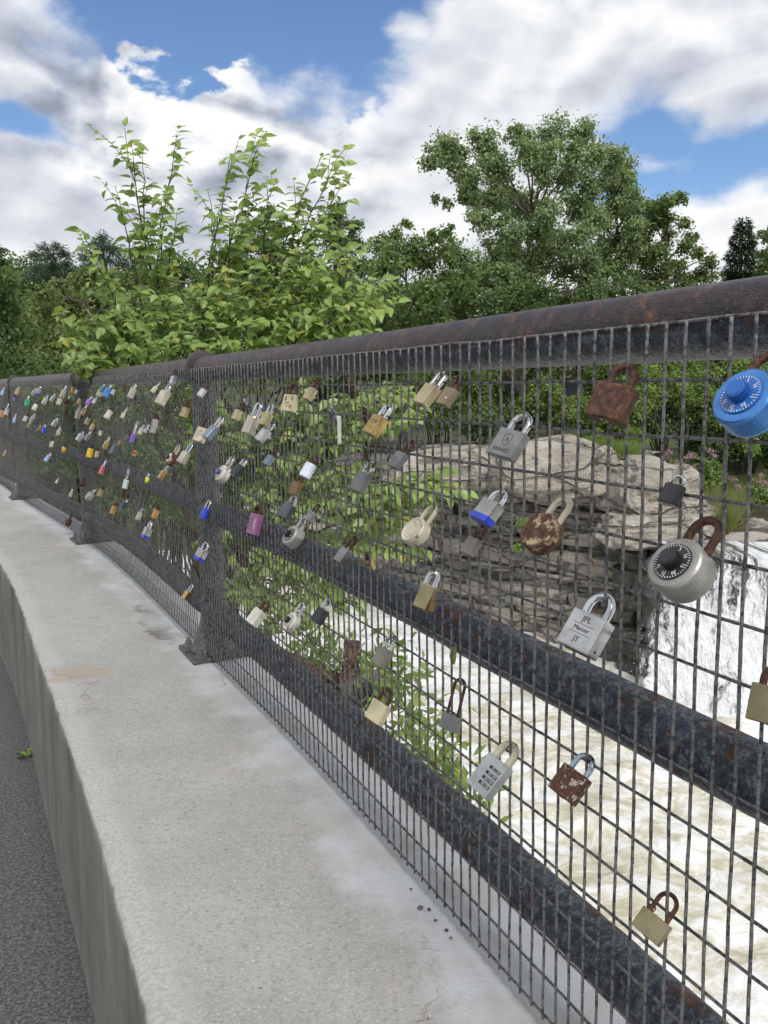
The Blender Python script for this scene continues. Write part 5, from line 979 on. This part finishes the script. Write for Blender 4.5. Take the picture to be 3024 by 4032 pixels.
# the falls
LIPx = [7.6, 8.3, 9.8, 13, 18]; LIPy = [23.6, 22.9, 22.3, 21.6, 20.9]
nu, nv = 260, 90; V = []; UV = []
for i in range(nu):
    x = 7.55+10.5*i/(nu-1); y0 = np.interp(x, LIPx, LIPy)
    for j in range(nv):
        t = j/(nv-1); back = max(0, .10-t)/.10
        if back > 0: px_, pz = y0+2.2*back, UP+.10
        else:
            tt = (t-.10)/.90; px_ = y0-.25*math.sqrt(tt)-1.35*tt**1.5-.35*fbm((x*.8, tt*2, 7), 1, 3)*tt; pz = UP+.10-(UP+.10-RIV+.25)*tt**1.12
        nb = .13*fbm((x*2.2, t*5, 1), 1, 5)+.05*fbm((x*8, t*16, 3), 1, 3)
        sp2 = (x-6.5)*(1)-(t*.55 if x < 8 else 0)
        V.append((x-1.15*t**.8*max(0, 1-(x-7.5)/3.0)+(.10+.25*max(0, 1-(x-7.5)))*fbm((x*2, t*6, 9)), px_-nb, pz+.3*nb)); UV.append((x, 5*t))
tag(link('waterfall', mesh_np('waterfall', V, grid_faces(nu, nv)[:, ::-1], UV), 'falling_water', None, True), 'white torn curtain of a waterfall at the right', 'waterfall')
# flying drops: a cloud of small water blobs along the face and foot of the falls
nd = 9000; xx = rng.uniform(7.3, 17.5, nd)-.9*0; tt = np.clip(rng.beta(2.2, 1.2, nd), 0, 1); yy = np.interp(xx, LIPx, LIPy)-.3-1.5*tt**1.4-np.abs(rng.normal(size=nd))*.28*(.4+tt); zz = UP-(UP-RIV)*tt**1.1+np.abs(rng.normal(size=nd))*.3*tt
edge_ = rng.random(nd) < .05; xx[edge_] = 7.5-1.25*tt[edge_]+rng.normal(size=edge_.sum())*.30
rad = rng.uniform(.004, .012, nd)*(1+.8*(rng.random(nd) < .08)); oc = np.array([(1, 0, 0), (0, 1, 0), (-1, 0, 0), (0, -1, 0), (0, 0, 1.3), (0, 0, -1.3)], float)
V = (np.stack([xx, yy, zz], 1)[:, None]+oc[None]*rad[:, None, None]).reshape(-1, 3); f8 = np.array([(0, 1, 4), (1, 2, 4), (2, 3, 4), (3, 0, 4), (1, 0, 5), (2, 1, 5), (3, 2, 5), (0, 3, 5)])
tag(link('water_spray', mesh_np('water_spray', V, (f8[None]+6*np.arange(nd)[:, None, None]).reshape(-1, 3)), 'spray', None, True), 'white spray drops thrown up along the waterfall', 'spray', None, 'stuff')
# grass island, bank grass and flowers
def grass(name, label, rects, n_, hmin, hmax, mat='grass_blade'):
    C = []; 
    for u0, u1, v0, v1, Y0, Y1, zf in rects:
        for i in range(n_):
            u = random.uniform(u0, u1); Y = random.uniform(Y0, Y1); x = at(u, 1500, Y).x; C.append((x, Y, zf+.08*random.random()))
    C = np.array(C); D = unit(np.array([0, 0, 1.0])+rng.normal(size=C.shape)*.28); Nn = unit(np.cross(D, rng.normal(size=C.shape))); L = rng.uniform(hmin, hmax, len(C))
    V, F = quads(C, D, Nn, L, np.full(len(C), .022)); o = link(name, mesh_np(name, V, F), mat); tag(o, label, 'grass', None, 'stuff')
grass('stream_grass', 'tall yellowish grass on the island in the upper stream', [(2765, 2960, 0, 0, 27.5, 31, UP+.02), (2840, 2900, 0, 0, 25.5, 27, UP+.02)], 2600, .5, 1.05)
grass('bank_grass', 'green grass along the stream bank and rock tops', [(2700, 3080, 0, 0, 33, 38, -3.9), (2290, 2400, 0, 0, 28.5, 30, -1.9), (2400, 2520, 0, 0, 28, 30, -2.0)], 1600, .4, .9, 'bush_leaf')
fi = 0
for u, v, lb in ((2705, 1800, 'tallest pink flower clump above the stream'), (2648, 1790, 'pink flowers left of the tallest pink clump'), (2735, 1830, 'pink flowers right below the tallest pink clump'), (2672, 1835, 'low pink flowers beside the grey rock'), (2795, 1778, 'lone pale pink flower head higher right of the clump'), (2900, 1900, 'magenta flower spikes by the stream'), (2965, 1880, 'pink flowers near the right edge'), (3015, 1895, 'pink flowers at the right edge')):
    Y = 31.5; c0 = at(u, v, Y); root = tag(empty('flowering_plant', (c0.x, c0.y, -3.4)), lb, 'flower', 'pink flowers by the upper stream')
    st_ = []; C = []; V = []; F = []; T_ = []; n0 = 0
    for j in range(5):
        h_ = np.array(c0)+np.array([random.uniform(-.25, .25), random.uniform(-.3, .3), random.uniform(-.2, .12)])
        v_, f, t_ = tube_np(limb_pts((c0.x+random.uniform(-.15, .15), c0.y, -3.6), h_, 5, 0), .010, 4); V.append(v_); F.append(f+n0); T_.append(t_+n0); n0 += len(v_); C.append((h_, .14))
    me = bpy.data.meshes.new('stems'); me.from_pydata(np.vstack(V).tolist(), [], np.vstack(F).tolist()+np.vstack(T_).tolist()); me.update(); rel(link('stems', me, 'bush_leaf', root))['kind'] = 'stuff'
    rel(crown('flower_heads', C[:3], 'pink_petal', root, .04, 1500, .6, .8, .8))
    rel(crown('leaves', [(np.array(c0)+np.array([0, .1, -.55]), .35), (np.array(c0)+np.array([.2, .1, -.9]), .4)], 'bush_leaf', root, .13, 900))
# ------------------------------------------------------------------ the elm shrub leaning over the fence from the river side
random.seed(33); rng = np.random.default_rng(12)
def elm_leaf_mesh(name, curl, fold):
    # midrib with four stations, two half blades; serrate-looking pointed oval
    st_ = [(0, 0), (.14, .20), (.36, .31), (.62, .26), (.84, .12), (1, 0)]; V = []; F = []
    for t, w_ in st_:
        z = -curl*t*t; V.append((0, t, z))
        if 0 < t < 1: V.append((w_, t-.02, z+fold*w_)); V.append((-w_, t-.02, z+fold*w_))
    idx = [0, 1, 4, 7, 10, 13]
    F += [(0, 2, 1), (0, 1, 3)]
    for k in range(4):
        if k < 3:
            a = 1+3*k; b_ = a+3; F += [(a, a+1, b_+1, b_)]; F += [(a, b_, b_+2, a+2)]
    F += [(10, 11, 13), (10, 13, 12)]
    F[0] = (0, 2, 1); F[1] = (0, 1, 3)
    me = bpy.data.meshes.new(name); me.from_pydata(V, [], F); me.update(); me.materials.append(MATS['elm_leaf']); return me
LM = [elm_leaf_mesh('leaf', c_, f_) for c_, f_ in ((.18, .25), (.35, .4), (.05, .15), (.5, .3))]
LMv = [np.array([v.co[:] for v in m_.vertices]) for m_ in LM]; LMf = [[tuple(p.vertices) for p in m_.polygons] for m_ in LM]
base0 = at(960, 2500, 4.7); eroot = tag(empty('elm_shrub', (base0.x, base0.y, -2.6)), 'bright green large-leaved elm shrub rising behind the fence on the left', 'shrub')
SH = [  # tip u, v, depth ; start u, v
 (482, 500, 4.5, 640, 1500), (560, 610, 4.5, 640, 1300), (695, 540, 4.6, 640, 1500), (450, 740, 4.4, 620, 1500), (700, 830, 4.5, 650, 1450), (600, 880, 4.4, 640, 1500),
 (935, 560, 4.6, 800, 1500), (1030, 560, 4.6, 800, 1500), (820, 760, 4.5, 800, 1450), (1010, 760, 4.6, 850, 1450), (900, 850, 4.4, 820, 1500),
 (1355, 575, 4.5, 1010, 1500), (1260, 610, 4.5, 1010, 1450), (1370, 690, 4.5, 1030, 1450), (1070, 690, 4.4, 1060, 1400), (1290, 800, 4.5, 1020, 1500), (1180, 800, 4.4, 1020, 1500),
 (1440, 960, 4.2, 1080, 1500), (1565, 1185, 3.9, 1150, 1500), (1450, 1090, 4.1, 1100, 1480), (1360, 880, 4.4, 1050, 1480), (1480, 1300, 3.9, 1150, 1560), (1390, 1050, 4.2, 1100, 1500),
 (320, 935, 4.4, 560, 1500), (210, 1225, 4.2, 520, 1560), (240, 1340, 4.1, 520, 1560), (250, 1430, 4.0, 540, 1600), (360, 1250, 4.2, 560, 1560), (420, 1100, 4.3, 600, 1500), (330, 1400, 4.1, 560, 1600),
 (520, 1150, 4.2, 640, 1560), (620, 1150, 4.2, 700, 1560), (760, 1150, 4.2, 780, 1560), (860, 1080, 4.2, 850, 1560), (1000, 1050, 4.2, 950, 1560), (1130, 1050, 4.2, 1030, 1560), (1250, 1050, 4.2, 1080, 1560),
 (480, 1350, 4.0, 640, 1650), (600, 1320, 4.0, 720, 1650), (720, 1330, 4.0, 800, 1650), (850, 1320, 4.0, 880, 1650), (980, 1280, 4.0, 960, 1650), (1110, 1260, 4.0, 1030, 1650), (1240, 1230, 4.0, 1080, 1650), (1350, 1240, 4.0, 1120, 1650),
 (1560, 1560, 3.7, 1150, 1750), (1660, 1640, 3.6, 1200, 1800), (1480, 1700, 3.7, 1120, 1900), (1600, 1560, 3.9, 1200, 1700), (1830, 1960, 3.4, 1250, 2050), (1760, 1900, 3.5, 1250, 2000), (1700, 2050, 3.5, 1250, 2100), (1560, 1960, 3.6, 1150, 2000), (1640, 2200, 3.5, 1200, 2150),
 (1400, 1560, 3.8, 1050, 1800), (1300, 1650, 3.8, 1000, 1850), (1200, 1560, 3.8, 950, 1800), (1400, 1850, 3.7, 1050, 2000), (1300, 2000, 3.7, 1000, 2100), (1180, 1800, 3.8, 950, 2000), (1080, 1650, 3.9, 900, 1900), (950, 1600, 3.9, 850, 1900), (1050, 1950, 3.8, 900, 2100), (900, 1850, 3.9, 850, 2050), (1450, 2250, 3.6, 1050, 2250), (1300, 2350, 3.6, 1000, 2300), (1150, 2250, 3.7, 950, 2250), (1000, 2200, 3.8, 900, 2250), (880, 2100, 3.9, 850, 2200), (1200, 2450, 3.6, 950, 2350), (1060, 2400, 3.7, 900, 2300), (1420, 2400, 3.6, 1050, 2350),
 (820, 1560, 3.9, 800, 1950), (880, 1700, 3.8, 850, 2000), (980, 1750, 3.9, 900, 2050), (1140, 1700, 3.9, 950, 2000), (1250, 1780, 3.9, 1000, 2050), (1350, 1720, 3.9, 1050, 2000), (1450, 1620, 4.0, 1100, 1900), (1000, 2050, 3.9, 920, 2250), (1120, 2080, 3.9, 950, 2250), (1240, 2160, 3.9, 1000, 2300), (1340, 2220, 3.9, 1050, 2300), (940, 2280, 3.9, 900, 2400), (1500, 1850, 3.9, 1120, 2050), (1550, 2080, 3.8, 1150, 2200), (860, 1950, 4.0, 860, 2250), (300, 1300, 4.3, 560, 1600), (430, 1220, 4.3, 600, 1560), (700, 1080, 4.4, 720, 1500), (930, 1180, 4.2, 880, 1600), (1060, 1180, 4.2, 980, 1600), (1180, 1170, 4.1, 1050, 1600), (1300, 1150, 4.1, 1080, 1600), (1420, 1180, 4.0, 1120, 1600), (1500, 1100, 4.0, 1120, 1560), (1400, 1340, 3.9, 1120, 1650), (1200, 960, 4.3, 1040, 1500), (1320, 980, 4.3, 1060, 1500), (1080, 900, 4.4, 1000, 1500), (560, 1250, 4.1, 660, 1600), (660, 1230, 4.2, 720, 1600), (800, 1230, 4.1, 820, 1600)]
leaves = []; TV = []; TF = []; TT = []; tn = 0; BV = []
def add_twig(P, r0, r1):
    global tn
    v_, f, t_ = tube_np(P, np.linspace(r0, r1, len(P)), 5); TV.append(v_); TF.append(f+tn); TT.append(t_+tn); tn += len(v_)
def put_leaves(P, n_, size, frm=.25):
    P = np.asarray(P); tl = np.linspace(frm, 1, n_)
    for i, t in enumerate(tl):
        x = t*(len(P)-1); k = min(int(x), len(P)-2); p = P[k]+(P[k+1]-P[k])*(x-k); d = P[k+1]-P[k]; d = d/np.linalg.norm(d)
        side = np.cross(d, [0, -.35, 1]); side /= np.linalg.norm(side)+1e-9; sg = 1 if i % 2 else -1
        if t > .985: sg = 0
        wind = np.array([.22, 0, -.06])
        dr = d*.55+side*sg*.85+wind+np.array([0, 0, -.22])+rng.normal(size=3)*.22; dr /= np.linalg.norm(dr)
        nn = np.array([-.05, -.32, .9])+rng.normal(size=3)*.34; nn -= dr*(nn@dr); nn /= np.linalg.norm(nn)
        leaves.append((p+dr*.006, dr, nn, size*rng.uniform(.55, 1.25)*(.72+.28*min(1, (1-t)*5+.25))))
for si, (u, v, Y, u0, v0) in enumerate(SH):
    a = np.array(at(u0, v0, Y+.35+.1*random.random())); b_ = np.array(at(u, v, Y)); L = np.linalg.norm(b_-a)
    t = np.linspace(0, 1, 14)[:, None]; P = a+(b_-a)*t; bow = np.array([random.uniform(-.05, .05), random.uniform(-.04, .04), .05*L]); P = P+np.sin(np.pi*t)*bow+rng.normal(size=P.shape)*.006
    add_twig(P, .004+.0035*L, .0014)
    put_leaves(P, max(8, int(L/(.043 if v < 900 else .032))), .074 if v < 900 else .066, .32)
    ns = max(4, int(L/(.15 if v < 900 else .075 if v < 1150 else .055)))
    for j in range(ns):
        q = .18+.74*(j+.5)/ns; k = int(q*13); d = P[min(k+1, 13)]-P[k]; d /= np.linalg.norm(d)
        side = np.cross(d, [0, -.3, 1]); side /= np.linalg.norm(side)+1e-9; sg = 1 if j % 2 else -1
        dr = d*.75+side*sg*random.uniform(.4, .8)+np.array([0, random.uniform(-.35, .25), .12])+rng.normal(size=3)*.12; dr /= np.linalg.norm(dr)
        tl = L*random.uniform(.16, .30)*(1.15-.5*q); tl = min(max(tl, .10), .34)
        Q = P[k]+dr*tl*np.linspace(0, 1, 7)[:, None]+np.array([0, 0, .02])*np.sin(np.pi*np.linspace(0, 1, 7))[:, None]
        add_twig(Q, .0022, .001); put_leaves(Q, max(5, int(tl/.027)), .070 if v < 900 else .060, .22)
# main stems rising from the bank
for u0, v0, u1, v1 in ((960, 2700, 640, 1500), (960, 2700, 800, 1500), (970, 2700, 1020, 1500), (980, 2700, 1130, 1600), (950, 2700, 560, 1560), (990, 2700, 1220, 2050), (960, 2700, 900, 1900), (985, 2700, 1050, 2000)):
    a = np.array(at(u0, v0, 4.7)); b_ = np.array(at(u1, v1, 4.5)); P = limb_pts(a, b_, 12, .05); add_twig(P, .028, .010)
me = bpy.data.meshes.new('branches'); me.from_pydata(np.vstack(TV).tolist(), [], np.vstack(TF).tolist()+np.vstack(TT).tolist()); me.update(); rel(link('branches', me, 'twig_bark', eroot, True))
# the 300 leaves that show best stand alone, the rest are one mass
order = sorted(range(len(leaves)), key=lambda i: -(leaves[i][0][2]*1.0-leaves[i][0][1]*.25+leaves[i][3]*6+rng.random()*.5)); lone = set(order[:300])
MV = []; MF = []; mn = 0
for i, (p, dr, nn, sz) in enumerate(leaves):
    sd = np.cross(dr, nn); k = i % 4; R3 = np.stack([sd, dr, nn], 1)
    if i in lone:
        o = bpy.data.objects.new('leaf', LM[k]); COL.objects.link(o); o.parent = eroot
        mw = Matrix(((R3*sz).tolist()[0], (R3*sz).tolist()[1], (R3*sz).tolist()[2])).to_4x4(); mw.translation = Vector(p)-eroot.location; o.matrix_local = mw
    else:
        v_ = LMv[k]*sz@R3.T+p; MV.append(v_); MF += [tuple(x+mn for x in f) for f in LMf[k]]; mn += len(v_)
me = bpy.data.meshes.new('foliage'); me.from_pydata(np.vstack(MV).tolist(), [], MF); me.update(); fo = rel(link('foliage', me, 'elm_leaf', eroot)); fo['kind'] = 'stuff'

# ------------------------------------------------------------------ below the fence on the river side
lz = -1.35
lg = at(1490, 2760, 2.9)
# old valve wheel and ribbed pipe on a rusty beam
bx0, bx1 = at(980, 2560, 3.2), at(1345, 2720, 3.1)
d = (bx1-bx0); bm = bm_box(d.length, .07, .10, .006, 1); bm.transform(Matrix.Translation((bx0+bx1)/2) @ d.to_track_quat('X', 'Z').to_matrix().to_4x4())
tag(bm_obj('rusty_beam', bm, 'rusty_beam_paint'), 'long rusty brown beam lying below the bottom rail', 'beam')
p0, p1 = at(1385, 2575, 3.05), at(1370, 2720, 3.0); d = p1-p0; bm = bm_box(.055, .04, d.length+.1, .004, 1); bm.transform(Matrix.Translation((p0+p1)/2) @ d.to_track_quat('Z', 'Y').to_matrix().to_4x4())
tag(bm_obj('rusty_stake', bm, 'rusty_beam_paint'), 'short upright rusty stake at the end of the brown beam', 'stake')
g0, g1 = np.array(at(1385, 2745, 3.0)), np.array(at(1510, 2700, 2.95)); V_ = []; tt = np.linspace(0, 1, 90); P = g0+(g1-g0)*tt[:, None]; r_ = .055+.010*np.sign(np.sin(tt*np.pi*20))
tag(tube('ribbed_pipe', P, r_, 'old_steel', None, 22, False), 'grey ribbed steel pipe beside the rusty stake', 'pipe')
# abutment ledge the vines grow on
V = []; ssx = np.arange(.6, 4.6, .08); ofs = [-.16, -.3, -.42, -.5, -.62]; hz = [-.62, -.63, -.66, -.9, -2.6]
for s in ssx:
    for o_, z_ in zip(ofs, hz): q = fp(s, o_-.05*fbm((s*2, o_, 0)), z_+.05*fbm((s*3, o_*3, 2))); V.append(q)
tag(link('abutment_ledge', mesh_np('abutment_ledge', V, grid_faces(len(ssx), 5), [(s, o_+.6) for s in ssx for o_ in ofs]), 'concrete'), 'rough concrete ledge just below the fence on the river side', 'ledge')
def vine(label, pts, Y, n_):
    root = tag(empty('vine', at(*pts[0], Y)), label, 'vine', 'vines on the abutment'); V = []; F = []; T_ = []; n0 = 0; C = []; D = []
    P0 = np.array([at(u, v, Y-.05*i) for i, (u, v) in enumerate(pts)]); tt = np.linspace(0, len(P0)-1, 40); P = np.stack([np.interp(tt, np.arange(len(P0)), P0[:, k]) for k in range(3)], 1)
    v_, f, t_ = tube_np(P, .004, 5); me = bpy.data.meshes.new('stem'); me.from_pydata(v_.tolist(), [], f.tolist()+t_.tolist()); me.update(); rel(link('stem', me, 'twig_bark', root))
    C = P[rng.integers(0, 40, n_)]+rng.normal(size=(n_, 3))*.055; D = unit(rng.normal(size=(n_, 3))+np.array([.2, -.2, -.3])); Nn = unit(np.cross(D, rng.normal(size=(n_, 3)))+np.array([0, -.3, .6])); L = rng.uniform(.03, .065, n_)
    V, F = quads(C, D, Nn, L, L*.42); rel(link('leaves', mesh_np('leaves', V, F), 'elm_leaf', root))['kind'] = 'stuff'
vine('leafy vine trailing over the ledge left of the tall-shackle padlock', [(1500, 2560), (1560, 2700), (1620, 2850), (1680, 2980), (1740, 3060)], 2.75, 420)
vine('leafy vine behind the ribbed pipe', [(1240, 2560), (1330, 2640), (1420, 2640), (1520, 2640)], 3.2, 330)
vine('leafy vine below the off-white padlock', [(1000, 2380), (1120, 2480), (1240, 2560), (1300, 2600)], 3.4, 330)
vine('leafy vine ending beside the letter wheel padlock', [(1620, 2860), (1690, 2990), (1760, 3100), (1800, 3160)], 2.45, 260)
# weed at the foot of the parapet and a leaf stuck on the rail
d = at(112, 2985, 1.0)-Vector((0, 0, CAMZ)); g = Vector((0, 0, CAMZ))+d*((-.5-CAMZ)/d.z)
wr_ = tag(empty('weed', g), 'small green weed growing at the foot of the parapet', 'weed')
n_ = 26; C = np.array(g)+rng.normal(size=(n_, 3))*np.array([.02, .02, .006])+np.array([0, 0, .012]); D = unit(rng.normal(size=(n_, 3))*np.array([1, 1, .3])+np.array([0, 0, .5])); Nn = unit(np.array([0, 0, 1.])+rng.normal(size=(n_, 3))*.4); L = rng.uniform(.018, .034, n_)
V, F = quads(C, D, Nn, L, L*.55); rel(link('leaves', mesh_np('leaves', V, F), 'bush_leaf', wr_))['kind'] = 'stuff'
q = fp(.635, -.002, .404); o = bpy.data.objects.new('fallen_leaf', LM[0]); COL.objects.link(o); p, t, n2 = fl(.635)
mw = Matrix((tuple(t*.032), tuple(np.array([0, 0, 1])*.032), tuple(n2*.032))).transposed().to_4x4(); mw.translation = q; o.matrix_world = mw; tag(o, 'single green leaf stuck to the side of the middle rail', 'leaf')
